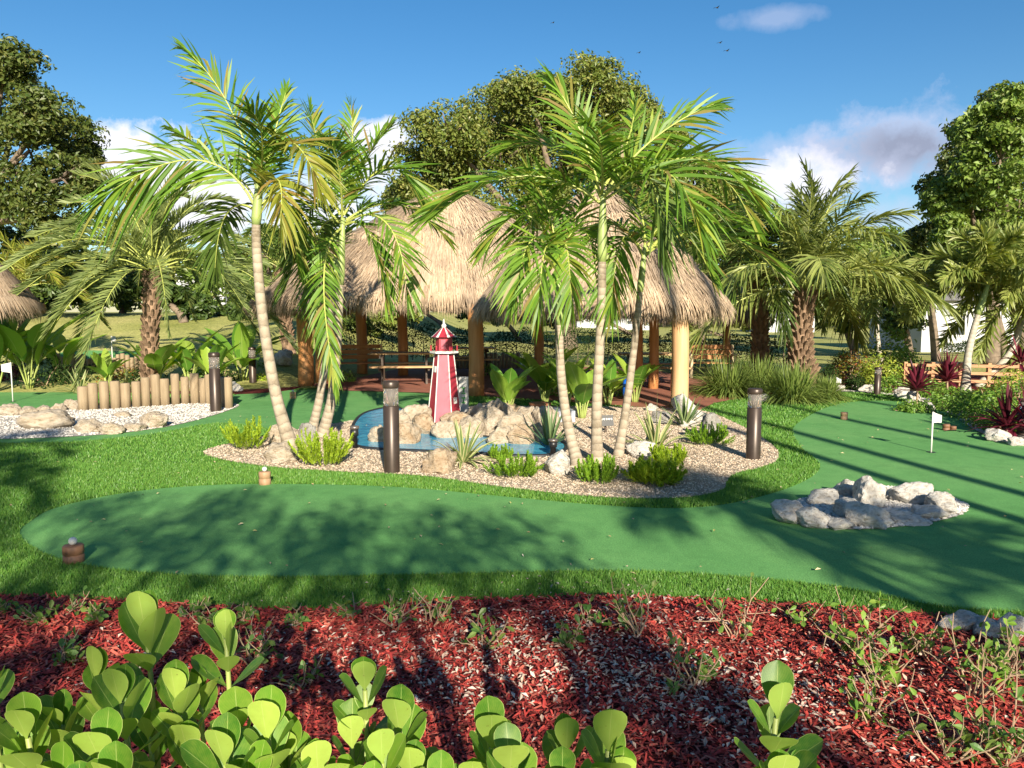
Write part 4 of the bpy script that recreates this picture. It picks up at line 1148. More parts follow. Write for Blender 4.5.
for q, (pp, wpx, h, mt, lab, sz) in enumerate(SHL):
    b = P(*pp); shrub(lab, b, wpx * b[1] / F * 1.2, h, mt, 130 + q, 420, sz, group='shrubs of the left border')
SHC = [((560, 396), 26, .4, 'shrub', 'leafy shrub at the foot of the trio behind rocks', .07), ((615, 396), 30, .4, 'shrub', 'green shrub beside the blue ornament', .07),
       ((485, 376), 30, .35, 'shrub', 'low shrub right of the centre post on the patio bed', .07), ((600, 385), 30, .55, 'hedge', 'dark shrub behind the trio trunks', .08)]
for q, (pp, wpx, h, mt, lab, sz) in enumerate(SHC):
    b = P(*pp); shrub(lab, b, wpx * b[1] / F, h, mt, 150 + q, 380, sz)

# grass mounds
def mound(label, pp, w, h, seed):
    b = P(*pp); rng = np.random.default_rng(seed); n = 900; s = b[1] / F
    t = thing('ornamental_grass', label, 'grass clump', b, 0, 'grass mounds right of the patio')
    a = rng.uniform(0, 6.283, n); e = rng.uniform(.25, 1.5, n); rr = np.sqrt(rng.uniform(0, 1, n)) * w * s * .18
    base = np.stack([np.cos(a) * rr, np.sin(a) * rr, 0 * a], 1)
    d = np.stack([np.cos(a) * np.cos(e), np.sin(a) * np.cos(e), np.sin(e)], 1)
    mb = MB(); blades(mb, base, d, h * s * rng.uniform(.9, 1.5, n), .022, rng, droop=rng.uniform(.3, .8, n) * np.cos(e) + .15)
    mb.build('foliage', M['grass_tuft'], t); return t
mound('left grass mound beside the right patio posts', (728, 396), 62, 40, 1)
mound('right grass mound in front of the thick brown trunk', (792, 402), 66, 40, 2)
mound('small grass mound at the right of the two big ones', (826, 400), 34, 24, 3)
mound('back grass mound between the two big ones', (758, 390), 50, 34, 4)

# foxtail ferns and tufts
def fern(label, pp, w, h, seed, mat='fern', n=34, fat=.05, wide=False):
    w *= .85; h *= .85
    b = P(*pp); s = b[1] / F; rng = np.random.default_rng(seed)
    t = thing('foxtail_fern', label, 'plant', b, 0, 'small bright tufts on the gravel island')
    mb = MB()
    n = int(n * 1.9)
    for k in range(n):
        a = rng.uniform(0, 6.283); e = rng.uniform(.75, 1.5) if not wide else rng.uniform(.3, 1.5); l = h * s * rng.uniform(.65, 1.08)
        d = np.array([math.cos(a) * math.cos(e), math.sin(a) * math.cos(e), math.sin(e)])
        r0 = math.sqrt(rng.uniform(0, 1)) * w * s * .33
        p0 = np.array([math.cos(a) * r0, math.sin(a) * r0, 0.]); p2 = p0 + d * l + [0, 0, .1 * l]
        st = bez(p0, (p0 + p2) / 2 + np.array([math.cos(a), math.sin(a), 0]) * .03, p2, 6)
        m_ = 46; u = np.sqrt(rng.uniform(.02, 1, m_))
        c = np.stack([np.interp(u, np.linspace(0, 1, 6), st[:, q]) for q in range(3)], 1)
        tn = nrm(p2 - p0); rr = nrm(np.cross(tn, rng.normal(size=(m_, 3))))
        blades(mb, c, rr * .7 + tn * .9, fat * np.interp(u, [0, .6, 1], [1, 1, .5]), fat * .28, rng, k=2, droop=0)
    mb.build('foliage', M[mat], t); return t
fern('yellow-green foxtail fern at the left tip of the gravel island', (248, 450), 36, 34, 1)
fern('yellow-green foxtail fern at the foot of the second palm', (323, 467), 44, 40, 2, n=44)
fern('green tuft in gravel left of the round white boulder', (514, 476), 44, 26, 3, 'fern_dark', 40, .045, True)
fern('green tuft directly in front of the trio trunks', (598, 484), 40, 30, 4, 'fern_dark', 44, .045)
fern('broad yellow-green fern right of the trio at the gravel front', (655, 484), 56, 28, 5, 'fern', 60, .06, True)
fern('upright yellow-green fern behind the broad one', (668, 468), 30, 26, 6, 'fern', 34)
fern('dark green tuft beside the grey boulder at right', (709, 445), 38, 24, 7, 'fern_dark', 40, .045, True)
fern('low green tuft by the rocks right of the striped plant', (500, 460), 22, 16, 8, 'fern_dark', 20, .04)

# rosettes of strap leaves
def rosette(name, label, pp, n, L, Wd, mat, seed, el=(10, 80), droop=.35, base=None, group=None, stem=0, cat='plant'):
    b = P(*pp) if base is None else np.asarray(base, float); rng = np.random.default_rng(seed)
    t = thing(name, label, cat, b, 0, group)
    a = np.arange(n) * 2.39996 + rng.normal(0, .2, n); e = np.radians(np.linspace(el[0], el[1], n) + rng.normal(0, 6, n))
    d = np.stack([np.cos(a) * np.cos(e), np.sin(a) * np.cos(e), np.sin(e)], 1)
    bs = np.zeros((n, 3)); bs[:, 2] = stem + np.linspace(0, .12, n) * (stem > 0)
    bs += d * [.03, .03, .0]
    mb = MB(); blades(mb, bs, d, L * rng.uniform(.75, 1.1, n), Wd, rng, droop=droop * np.cos(e), k=5)
    mb.build('foliage', M[mat], t)
    if stem: MB().tube([[0, 0, -.03], [.02, 0, stem * .5], [0, 0, stem + .1]], [.03, .022, .015], 7).build('stem', M['twig'], t)
    return t
rosette('variegated_plant', 'cream striped spiky plant right of the rounded tan boulder', (463, 463), 40, .68, .055, 'varieg', 1, (5, 82), .55)
rosette('variegated_plant', 'cream striped spiky plant right of the trio trunks', (655, 452), 40, .76, .058, 'varieg', 2, (5, 80), .6)
rosette('agave_plant', 'dark upright agave between pond and trio', (549, 447), 26, .62, .05, 'agave', 3, (25, 85), .15)
rosette('agave_plant', 'dark spiky agave by the white rocks near the right post', (684, 427), 26, .58, .05, 'agave', 4, (15, 85), .15)
rosette('agave_plant', 'striped spiky plant behind the left end of the palisade', (80, 394), 24, .8, .06, 'varieg', 5, (5, 80), .5)
rosette('agave_plant', 'striped spiky plant behind the middle of the palisade', (127, 392), 20, .6, .06, 'varieg', 6, (15, 80), .5)
g = 'red cordylines of the right border'
rosette('cordyline', 'left red cordyline behind the white edging rocks', (916, 404), 50, .55, .075, 'red_leaf', 7, (10, 85), .35, group=g, stem=.26)
rosette('cordyline', 'right red cordyline beside the foxtail palm trunk', (946, 398), 50, .6, .075, 'red_leaf', 8, (10, 85), .35, group=g, stem=.34)
rosette('cordyline', 'large dark red cordyline at the right frame edge', (1006, 437), 50, .6, .06, 'red_leaf', 9, (5, 85), .45, group=g, stem=.12)
rosette('cordyline', 'dark red cordyline partly cut off beside the edge bollard', (1030, 440), 44, .6, .06, 'red_leaf', 10, (5, 85), .45, group=g, stem=.15)
rosette('cordyline', 'brownish red cordyline behind the foxtail palm at the fence', (1018, 398), 36, .6, .06, 'red_leaf', 11, (-10, 70), .5, group=g, stem=.7)

# banana-like plants
def banana(label, pp, lf, seed, base=None, L=.8, Wd=.28, H=.6, name='banana_plant', mat='banana', group=None, el=(35, 80)):
    b = P(*pp) if base is None else base; rng = np.random.default_rng(seed)
    t = thing(name, label, 'plant', b, 0, group); mb = MB(); sb = MB()
    for k in range(lf):
        a = k * 2.39996 + rng.normal(0, .3); e = rad(rng.uniform(*el)); h = np.array([math.cos(a), math.sin(a), 0.])
        p0 = h * .04; hh = H * rng.uniform(.5, 1.1)
        p1 = h * hh * .35 + np.array([0, 0, hh])
        sb.tube(bez(p0, (p0 + p1) / 2 + [0, 0, .05], p1, 6), np.linspace(.02, .009, 6), 6)
        d = h * math.cos(e) + np.array([0, 0, math.sin(e)])
        up = -h * math.sin(e) + np.array([0, 0, math.cos(e)])
        paddle(mb, p1, d, up, L * rng.uniform(.7, 1.1), Wd * rng.uniform(.8, 1.1), rng, droop=rng.uniform(.1, .5), cup=.14)
    sb.build('stem', M['clusia_stem'], t, True); mb.build('foliage', M[mat], t, True); return t
banana('large broad-leaved plant at the left edge right of the flag', (30, 390), 12, 1, L=1.25, Wd=.44, H=.95)
banana('large broad-leaved plant behind the flag at the left edge', (-4, 392), 11, 2, L=1.3, Wd=.44, H=1.0)
banana('upright broad-leaved plant left of the striped plant', (62, 386), 8, 3, L=.95, Wd=.32, H=.8)
banana('broad-leaved plant behind the centre of the palisade', (156, 390), 12, 4, L=.95, Wd=.36, H=.55)
banana('broad-leaved plant between date palm and palisade end', (190, 387), 10, 5, L=.9, Wd=.34, H=.6)
banana('broad-leaved plant with tall leaf near the far left bollard', (243, 384), 12, 6, L=1.15, Wd=.4, H=.8)
banana('broad-leaved plant with low leaves right behind the palisade end', (212, 390), 9, 17, L=.75, Wd=.3, H=.5)
banana('broad-leaved plant low behind the left end of the palisade', (108, 388), 8, 18, L=.7, Wd=.26, H=.45)
banana('lime green broad-leaved plant right of the lighthouse mound', (508, 416), 11, 7, L=.7, Wd=.3, H=.4)
banana('broad-leaved plant behind the left trunk of the trio', (545, 405), 13, 8, L=.8, Wd=.32, H=.55)
banana('broad-leaved plant with big dark leaves between trio trunks', (582, 419), 9, 9, L=.85, Wd=.36, H=.42, el=(40, 75))
banana('lime broad-leaved plant between the left and middle trunks of the trio', (566, 408), 9, 21, L=.7, Wd=.28, H=.5)
banana('low broad-leaved plant behind the right trunk of the trio', (608, 406), 9, 22, L=.6, Wd=.25, H=.45)
banana('broad-leaved plant behind the blue ornament', (635, 403), 11, 10, L=.65, Wd=.26, H=.5)

# ------------------------------------------------------------------ thatched huts
def rsq(th, p=5):
    return 1 / (np.abs(np.cos(th)) ** p + np.abs(np.sin(th)) ** p) ** (1 / p)
def hut(label, c, half, z0, z1, posts, seed, p=5, dy=1.0, tiers=1, n=9000, pr=.165, sl=.42, bul=.85):
    rng = np.random.default_rng(seed); c = np.asarray(c, float); n = int(n * 2.2)
    t = thing('tiki_hut', label, 'thatched hut', (c[0], c[1], 0))
    mb = MB()
    NT, NS = 72, 14
    th = np.linspace(0, 2 * np.pi, NT, endpoint=False)
    def prof(s):                                  # s 0 eave .. 1 apex -> radius factor, height
        r = np.clip(1 - s, 0, 1) ** bul * np.ones_like(s)
        z = z0 + (z1 - z0) * s
        for k in range(1, tiers):
            z = z + 0.0
            r = r + .045 * (s < k / tiers) * 0 + .05 * np.clip(1 - np.abs(s - k / tiers - .02) / .05, 0, 1)
        return r, z
    def surf(s, a, off=0.):
        r, z = prof(s); q = rsq(a, p) * half * r
        return np.stack([np.cos(a) * (q + off), np.sin(a) * (q * dy + off), z + off * .4], -1)
    S = np.linspace(0, 1, NS); A, B = np.meshgrid(S, th, indexing='ij')
    top = surf(A, B)
    i, j = np.meshgrid(np.arange(NS - 1), np.arange(NT), indexing='ij'); j2 = (j + 1) % NT
    f = np.stack([i * NT + j, i * NT + j2, (i + 1) * NT + j2, (i + 1) * NT + j], -1).reshape(-1, 4)
    mb.add(top.reshape(-1, 3), f)
    bot = top.copy(); bot[..., 2] = bot[..., 2] - .22; bot[..., 0] *= .97; bot[..., 1] *= .97
    mb.add(bot.reshape(-1, 3), f[:, ::-1])
    # strands laid down the slope, ragged at the eave
    a = rng.uniform(0, 2 * np.pi, n)
    # more strands where the outline is long
    s = 1 - np.sqrt(rng.uniform(0, 1, n))
    ln = sl * rng.uniform(.5, 1.2, n)
    p0 = surf(s, a, .03); 
    p_dn = surf(s - .05, a, .03)
    d = nrm(p_dn - p0)
    d[:, 2] -= .05 + rng.uniform(0, .08, n); d = nrm(d + rng.normal(0, .045, (n, 3)))
    off = rng.uniform(.005, .035, n)[:, None] * np.stack([np.cos(a), np.sin(a), .5 + 0 * a], 1)
    p0 = p0 + off
    p1 = p0 + d * ln[:, None] * .55; p2 = p0 + d * ln[:, None]; p2[:, 2] -= .04
    wd = nrm(np.cross(d, np.array([0, 0, 1.]))) * (rng.uniform(.005, .012, n))[:, None]
    V = np.stack([p0 - wd, p0 + wd, p1 + wd, p1 - wd, p2], 1).reshape(-1, 3)
    k = (np.arange(n) * 5)[:, None]
    mb.add(V, k + np.array([0, 1, 2, 3])); mb.f.append(mb.n - len(V) + k + np.array([3, 2, 4])); mb.m.append(np.zeros(n, int))
    # eave fringe
    m_ = n // 2
    a = rng.uniform(0, 2 * np.pi, m_); p0 = surf(np.full(m_, .015), a, -.02) - np.stack([np.cos(a), np.sin(a), 0 * a], 1) * rng.uniform(0, .18, m_)[:, None]
    p0[:, 2] -= rng.uniform(0, .16, m_)
    ln = rng.uniform(.08, .34, m_) * (1 + .35 * np.sin(a * 9) * np.sin(a * 23 + 1))
    d = nrm(np.stack([np.cos(a) * .25, np.sin(a) * .25, -1 + 0 * a], 1) + rng.normal(0, .12, (m_, 3)))
    p2 = p0 + d * ln[:, None]; wd = np.stack([-np.sin(a), np.cos(a), 0 * a], 1) * rng.uniform(.005, .012, m_)[:, None]
    V = np.stack([p0 - wd, p0 + wd, p2 + wd * .25], 1).reshape(-1, 3)
    mb.add(V, np.arange(3 * m_).reshape(m_, 3))
    rf = mb.build('roof', M['thatch'], t)
    bm_ = MB()
    hb = half * .80
    zb = z0 - .16
    for q in range(4):
        sx, sy = ((0, -1), (1, 0), (0, 1), (-1, 0))[q]
        ctr = np.array([sx * hb, sy * hb * dy, zb + (.0 if q % 2 else .09)])
        e = np.array([1, 0, 0]) if sx == 0 else np.array([0, dy, 0])
        MB().tube([ctr - e * hb * 1.05, ctr, ctr + e * hb * 1.05], .07, 8).build('beam', M['post'], t, True)
    rp = MB().build  # rafters
    for q in range(12):
        aa = q / 12 * 2 * math.pi + .13
        e0 = surf(np.array([.06]), np.array([aa]))[0] - [0, 0, .27]; e1 = surf(np.array([.93]), np.array([aa]))[0] - [0, 0, .27]
        MB().tube([e0, (e0 + e1) / 2, e1], .045, 6).build('rafter', M['post'], t, True)
    for (x, y, m_, r_) in posts:
        x -= c[0]; y -= c[1]
        fr_ = max(abs(x) / half, abs(y) / (half * dy)); hz = z0 + (z1 - z0) * max(0, 1 - fr_) ** (1 / bul) - .14
        zz = np.linspace(-.03, hz, 9); rr = r_ * (1.05 - .1 * zz / hz + .025 * np.sin(zz * 5 + x))
        MB().tube(np.stack([x + .015 * np.sin(zz * 2.3), y + 0 * zz, zz], 1), rr, 14).build('post', M[m_], t, True)
    return t
def gp(px, py): q = P(px, py); return q[0], q[1]
A1 = gp(476, 396); A2 = gp(403, 376); A3 = gp(538, 373)
hut('large thatched hut with tall peaked roof left of the trio', (-1.65, 19.8), 4.15, 2.14, 4.9, [(*A1, 'post', .165), (A2[0], A2[1], 'post', .14), (A3[0], min(A3[1], 22.3), 'post', .14), (-4.3, 22.0, 'post', .15)], 1, tiers=2, n=15000, dy=.84, bul=.80)
Bp = gp(679, 408); Bq = gp(693, 392)
hut('thatched hut with layered roof behind the trio of palms', (1.75, 16.3), 2.4, 1.98, 4.45, [(*Bp, 'post_pale', .155), (min(Bq[0], 3.75), Bq[1], 'post_pale', .165), (2.95, 18.1, 'post', .12), (3.3, 17.9, 'post', .11)], 2, tiers=3, n=12000, bul=.86)
Cl = gp(306, 386)
hut('small thatched hut at the left end of the row', (-5.12, 18.9), 1.08, 2.04, 3.0, [(*Cl, 'post', .18), (gp(319, 384)[0], gp(319, 383)[1], 'post', .15)], 3, p=3, n=4500)
hut('low thatched hut half hidden behind the right posts', (5.9, 24), 1.75, 1.72, 3.4, [(5.0, 23, 'post', .12), (6.9, 24.8, 'post', .12)], 4, n=4000)
hut('thatched hut cut off by the left frame edge', (-11.6, 16.2), 1.35, 2.0, 3.5, [(-12.3, 15.7, 'post', .15), (-12.2, 16.8, 'post', .15)], 5, p=2.4, n=5000)

# ------------------------------------------------------------------ furniture
def picnic(label, loc, rz, seed=0):
    t = thing('picnic_table', label, 'picnic table', loc, rz, 'wooden picnic tables on the patio')
    mb = MB()
    for k in range(5): mb.box((0, -.3 + k * .15, .74), (1.7, .14, .04))
    mb.build('tabletop', M['table'], t)
    for s in (-1, 1):
        MB().box((0, s * .66, .44), (1.7, .13, .04)).box((0, s * .80, .44), (1.7, .13, .04)).build('seat', M['table'], t)
        l = MB().box((s * .6, 0, .39), (.05, 1.55, .09)).box((s * .6, 0, .67), (.05, .72, .09))
        l.build('crossbeam', M['dark_wood'], t)
        for q in (-1, 1): MB().box((s * .545, q * .43, .35), (.05, .09, .80), rx=q * .42).build('leg', M['dark_wood'], t)
    return t
def toy_up(p, z): return (p[0], p[1], z)
q = P(405, 383); picnic('picnic table with pale top left of the lighthouse', toy_up(q, .022), .12)
q = P(652, 384); picnic('picnic table between the blue ornament and right posts', toy_up(q, .022), -.1)
q = P(462, 379); picnic('picnic table in the shade right behind the lighthouse', (q[0], q[1] + 1.6, .022), .2)
def bench(label, loc, rz, arm='bench_light'):
    t = thing('garden_bench', label, 'bench', loc, rz, 'wooden benches by the patio')
    mb = MB()
    for k in range(4): mb.box((0, -.2 + k * .115, .42), (1.1, .1, .03))
    mb.build('seat', M['bench'], t)
    mb = MB()
    for k in range(3): mb.box((0, .27 + k * .03, .56 + k * .14), (1.1, .025, .11))
    mb.build('backrest', M['bench'], t)
    for s in (-1, 1):
        MB().box((s * .58, -.22, .31), (.06, .06, .62)).build('leg', M[arm], t)
        MB().box((s * .58, .27, .45), (.06, .06, .90), rx=-.1).build('leg', M[arm], t)
        MB().box((s * .58, 0, .64), (.08, .58, .035)).build('armrest', M[arm], t)
    return t
q = P(361, 379); bench('red-brown wooden bench with pale arms under the left eave', toy_up(q, .022), .25)
q = P(712, 378); bench('orange wooden bench behind the right grass mounds', (q[0], q[1], .0), -.1)

# ------------------------------------------------------------------ bollards
def bollard(label, pp, h, r, mat='bronze', seed=0):
    b = P(*pp); H = h * b[1] / F; r = r * b[1] / F
    t = thing('path_light', label, 'bollard light', b, 0, 'bollard lights along the course')
    MB().lathe([(r * 1.02, -.03), (r, .0), (r, H * .73), (r * .93, H * .735)], 28).build('post', M[mat], t, True)
    MB().lathe([(r * .30, H * .735), (r * .22, H * .78), (r * .55, H * .90), (r * .6, H * .93)], 20).build('reflector', M['steel'], t, True)
    MB().lathe([(r * .94, H * .736), (r * .94, H * .925)], 28).build('lens', M['glass'], t, True)
    MB().lathe([(r * 1.0, H * .925), (r * 1.03, H * .935), (r * 1.03, H * .985), (r * .9, H), (r * .05, H * 1.003)], 28).build('cap', M[mat], t, True)
    return t
bollard('tall bronze bollard light beside the blue pond', (392, 473), 94, 8)
bollard('dark bollard light on the right tip of the gravel island', (753, 460), 73, 7.2)
bollard('bronze bollard light at the right end of the palisade', (216, 412), 60, 5.4)
bollard('distant bollard light between palisade and left post', (253, 385), 38, 3.6)
bollard('distant dark bollard light left of the red cordylines', (877, 395), 28, 3.2)
bollard('dark bollard light cut by the right frame edge', (1022, 436), 38, 5)
# pond spotlights
def spot(label, pp, h):
    b = P(*pp); s = b[1] / F; H = h * s
    t = thing('spotlight', label, 'garden light', b, 0, 'small black garden spotlights')
    MB().lathe([(.035, -.02), (.035, H * .55), (.05, H * .56), (.05, H * .86)], 16).build('post', M['black'], t, True)
    MB().lathe([(.06, H * .86), (.062, H * .97), (.02, H)], 16).build('cap', M['steel'], t, True)
spot('small black spotlight standing in the blue pond', (355, 449), 24)
spot('small black spotlight left of the round white boulder', (553, 458), 20)

# ------------------------------------------------------------------ lighthouse
def lighthouse():
    b = P(444, 428); b[2] = .09; b[1] += .2; b[0] = (444 - 512) / F * b[1]
    s = b[1] / F
    t = thing('toy_lighthouse', 'red and pink striped wooden lighthouse with white trim on the rocks', 'lighthouse', b, rad(0))
    k = np.arange(6) * math.pi / 3
    off = math.pi / 6 * 0
    r0, r1, h1 = .27, .148, 1.07
    def ring(r, z, a0=0.): return np.array([[r * math.cos(a + a0), r * math.sin(a + a0), z] for a in k])
    for i in range(6):
        j = (i + 1) % 6
        A, B = ring(r0, 0), ring(r1, h1)
        mid = (k[i] + math.pi / 6) % (2 * math.pi)
        mb = MB(); inn = np.array([0, 0, 0])
        mb.add(np.array([A[i], A[j], B[j], B[i]]), np.array([[0, 1, 2, 3]]))
        c = 'pink' if i % 2 == 0 else 'red'
        mb.build('panel', M[c], t)
        MB().tube([A[i] * [1.0, 1.0, 1], B[i]], .0095, 6).build('corner_trim', M['white'], t)
    MB().lathe([(.18, h1 - .01), (.225, h1 + .0), (.225, h1 + .03), (.12, h1 + .035)], 6).build('gallery', M['white'], t)
    for i in range(6):
        q = ring(.205, h1 + .03)[i]; MB().tube([q, q + [0, 0, .05], q + [0, 0, .09]], .013, 6).build('railing_post', M['red'], t)
    MB().lathe([(.135, h1 + .035), (.13, h1 + .25), (.12, h1 + .255)], 6).build('lantern', M['red'], t)
    q = ring(.135, 0); m = (q[4] + q[5]) / 2
    MB().box((m[0], m[1] * 1.0, h1 + .14), (.075, .02, .14)).build('window', M['pink'], t)
    ap = np.array([0, 0, h1 + .43]); Q = ring(.2, h1 + .25)
    for i in range(6):
        j = (i + 1) % 6
        mb = MB(); a, b_ = Q[i], Q[j]; p1 = a + (b_ - a) * .15; p2 = a + (b_ - a) * .85
        mb.add(np.array([a, p1, ap]), np.array([[0, 1, 2]]), 1); mb.add(np.array([p1, p2, ap]), np.array([[0, 1, 2]]), 0); mb.add(np.array([p2, b_, ap]), np.array([[0, 1, 2]]), 1)
        mb.build('roof_panel', [M['red'], M['white']], t)
    MB().add(Q, np.array([[5, 4, 3, 2, 1, 0]])).build('roof_soffit', M['red'], t)
    MB().lathe([(.03, h1 + .39), (.042, h1 + .43), (.02, h1 + .46), (.014, h1 + .51), (.003, h1 + .54)], 10).build('finial', M['white'], t, True)
    for z, i in ((.82, 3), (.33, 5)):
        u = z / h1; rr = r0 + (r1 - r0) * u
        q = ring(rr, z); m = q[i] * .5 + q[(i + 1) % 6] * .5
        a = math.atan2(m[1], m[0])
        MB().box(m * [1.02, 1.02, 1], (.02, .075, .095), rz=a).build('window_frame', M['white'], t)
    return t
lh = lighthouse()
# white marker post with green marks
b = P(463, 423); b[1] += .2
t = thing('marker_post', 'white marker post with faded green marks right of the lighthouse', 'marker post', b)
s = b[1] / F
MB().box((0, 0, 22 * s), (9.5 * s, .07, 46 * s)).build('post', M['white'], t)
mk = MB()
for z, w_, h_ in ((34, 4, 1.2), (31.5, 1.3, 4), (28.5, 4, 1.2), (24, 4, 1.2), (21.5, 1.3, 4), (19, 4, 1.2)): mk.box((0, -.037, z * s), (w_ * s, .006, h_ * s))
mk.build('green_mark', M['green_mark'], t)
# dark sign with pale strokes, tilted, between the trunks
b = P(606, 434)
t = thing('garden_sign', 'small dark sign with white lettering between the trio trunks', 'sign', b, .2)
MB().box((0, 0, .2), (.22, .02, .16), rx=-.3).build('panel', M['black'], t)
MB().box((0, .03, .08), (.03, .02, .2)).build('stake', M['dark_wood'], t)
mk = MB()
for r_ in range(2):
    for c_ in range(5): mk.box((-.075 + c_ * .037, -.016 - .012 * (.5 - r_), .225 - r_ * .05), (.022, .004, .028), rx=-.3)
mk.build('lettering', M['white'], t)
# blue ornament
b = P(627, 416); s = b[1] / F
t = thing('garden_ornament', 'glossy cobalt blue upright ornament on a dark stake behind the trio', 'ornament', b)
MB().tube([[0, 0, -.02], [0, 0, .1], [0, 0, 18 * s]], .012, 6).build('stake', M['black'], t)
MB().lathe([(.02, 16 * s), (.06, 18 * s), (.082, 24 * s), (.085, 32 * s), (.07, 36 * s), (.03, 38 * s)], 18).build('body', M['blue'], t, True)
# terracotta pot and slab of the upper basin
b = P(540, 414)
tag(MB().lathe([(.1, 0), (.14, .02), (.19, .16), (.2, .2), (.17, .2)], 18).build('plant_pot', M['terracotta'], None, True, b), 'terracotta pot among the broad leaves behind the mound', 'pot')
b = P(552, 424)
bmb = MB(); bmb.box((0, 0, .10), (.7, .5, .2)); tag(bmb.build('stone_slab', M['slate'], None, False, (b[0], b[1] + .3, 0), .15), 'blue-grey flat stone slab behind the waterfall rocks', 'stone slab')

# tee markers
def tee(label, pp, w, h, ball=True, mat='stump', tall=1):
    b = P(*pp); s = b[1] / F; r = w * s / 2; H = h * s
    t = thing('tee_marker', label, 'tee marker', b, 0, 'wooden tee stumps beside the greens')
    MB().lathe([(r * 1.0, -.02), (r, H * .45), (r * .9, H * .48), (r * .9, H * .52), (r, H * .55), (r, H * .95), (r * .92, H)], 20).build('stump', M[mat], t, True)
    if ball: 
        rb = max(.021, r * .42)
        MB().lathe([(rb * math.sin(a), H + rb * (1 - math.cos(a)) * .98) for a in np.linspace(.12, math.pi - .05, 10)], 16).build('ball', M['white'], t, True)
tee('large brown wooden tee stump with white ball at the front left', (74, 563), 20, 19)
tee('tan wooden tee stump with white ball in front of the gravel', (265, 485), 12, 14, mat='stump_pale')
tee('pale wooden tee stump on turf near the left palm', (293, 399), 6, 7, mat='stump_pale')
tee('pale wooden tee stump on the far right green', (844, 420), 7, 8, False, 'stump_pale')
tee('dark wooden tee stump on the far right turf edge', (946, 431), 7, 7, False)
tee('small dark tee stump right beside the other dark one', (953, 431), 6, 5, False)

# hole flags
def flag(label, pp, h, fw, side=1, cloth='white'):
    b = P(*pp); s = b[1] / F; H = h * s; w = fw * s
    t = thing('golf_flag', label, 'golf flag', b, 0, 'white flags marking the holes')
    MB().tube([[0, 0, -.02], [0, 0, H * .5], [0, 0, H]], .011, 8).build('pole', M['white'], t, True)
    u = np.linspace(0, 1, 6); rows = []
    for zt in (0, 1):
        for q in u: rows.append([side * (q * w + .008), .035 * math.sin(q * 6) * q, H - .005 - zt * h * s * .26 * (1 - .35 * q) - q * .04])
    V = np.array(rows); V = np.concatenate([V, V + [0, .004, 0]])
    f = [[k, k + 1, k + 7, k + 6] for k in range(5)] + [[k + 12, k + 18, k + 19, k + 13] for k in range(5)]
    MB().add(V, f).build('flag', M[cloth], t, True)
    MB().lathe([(.055, .0115), (.055, .0125)], 20).build('cup', M['black'], t)
flag('white hole flag on the right green near the border', (931, 453), 42, 8)
flag('white hole flag at the left frame edge', (13, 402), 40, 9, -1)
flag('white hole flag far back beside the grass mounds', (836, 399), 22, 4)
bq = G(118, 21.8)
t = thing('golf_flag', 'white hole flag on the small raised green at back left', 'golf flag', bq, 0, 'white flags marking the holes')
MB().tube([[0, 0, 0], [0, 0, .35], [0, 0, .7]], .012, 8).build('pole', M['white'], t)
MB().box((.06, 0, .62), (.12, .012, .14)).build('flag', M['white'], t)

# ------------------------------------------------------------------ log palisades
def palisade(label, pts, w, heights, seed, n, base_z=True):
    rng = np.random.default_rng(seed)
    line = smooth_line(pts, 12)
    c = line[0].copy(); t = thing('log_palisade', label, 'log edging', c)
    cum = np.concatenate([[0], np.cumsum(np.linalg.norm(np.diff(line, axis=0), axis=1))])
    for k in range(n):
        s = cum[-1] * (k + .5) / n; p = np.array([np.interp(s, cum, line[:, q]) for q in range(3)]) - c
        p[1] += rng.normal(0, .015)
        r = cum[-1] / n * .52 * rng.uniform(.85, 1.0); h = rng.uniform(*heights)
        mb = MB().lathe([(r, -.04), (r * .99, h * .5), (r, h - .03), (r * .86, h)], 12, 0, p)
        mb.build('log', M['log'], t, True)
pts = [P(78, 411), P(120, 409), P(170, 405.5), P(205, 404), P(231, 409)]
palisade('palisade of round tan logs behind the white gravel', pts, .2, (.42, .62), 1, 19)
palisade('far low log edging under the left lawn bank', [G(60, 20.4), G(100, 20.2), G(148, 20.3)], .2, (.32, .5), 2, 22)
palisade('far low log edging beyond the patio behind the lighthouse', [G(438, 24.4), G(480, 24.2), G(520, 24.4)], .2, (.4, .55), 3, 22)

# ------------------------------------------------------------------ fence on the right
t = thing('wood_fence', 'brown wooden rail fence behind the red cordylines', 'fence', G(900, 18.9))
o0 = G(900, 18.9); e = G(1070, 17.9)
for k in range(7):
    p = o0 + (e - o0) * k / 6 - o0; MB().box((p[0], p[1], p[2] + .27), (.08, .08, .62)).build('fence_post', M['fence'], t)
for z in (.14, .33, .51):
    m = (e - o0) / 2; a = math.atan2(e[1] - o0[1], e[0] - o0[0])
    MB().box((m[0], m[1] - .065, m[2] + z), (np.linalg.norm(e - o0), .03, .07), rz=a).build('rail', M['fence'], t)
b = G(943, 20.2); t = thing('low_table', 'dark flat low table on thin legs behind the wood fence', 'table', b)
MB().box((0, 0, .46), (1.05, .45, .045)).build('tabletop', M['black'], t)
for sx in (-1, 1):
    for sy in (-1, 1): MB().box((sx * .47, sy * .17, .22), (.03, .03, .46)).build('leg', M['black'], t)

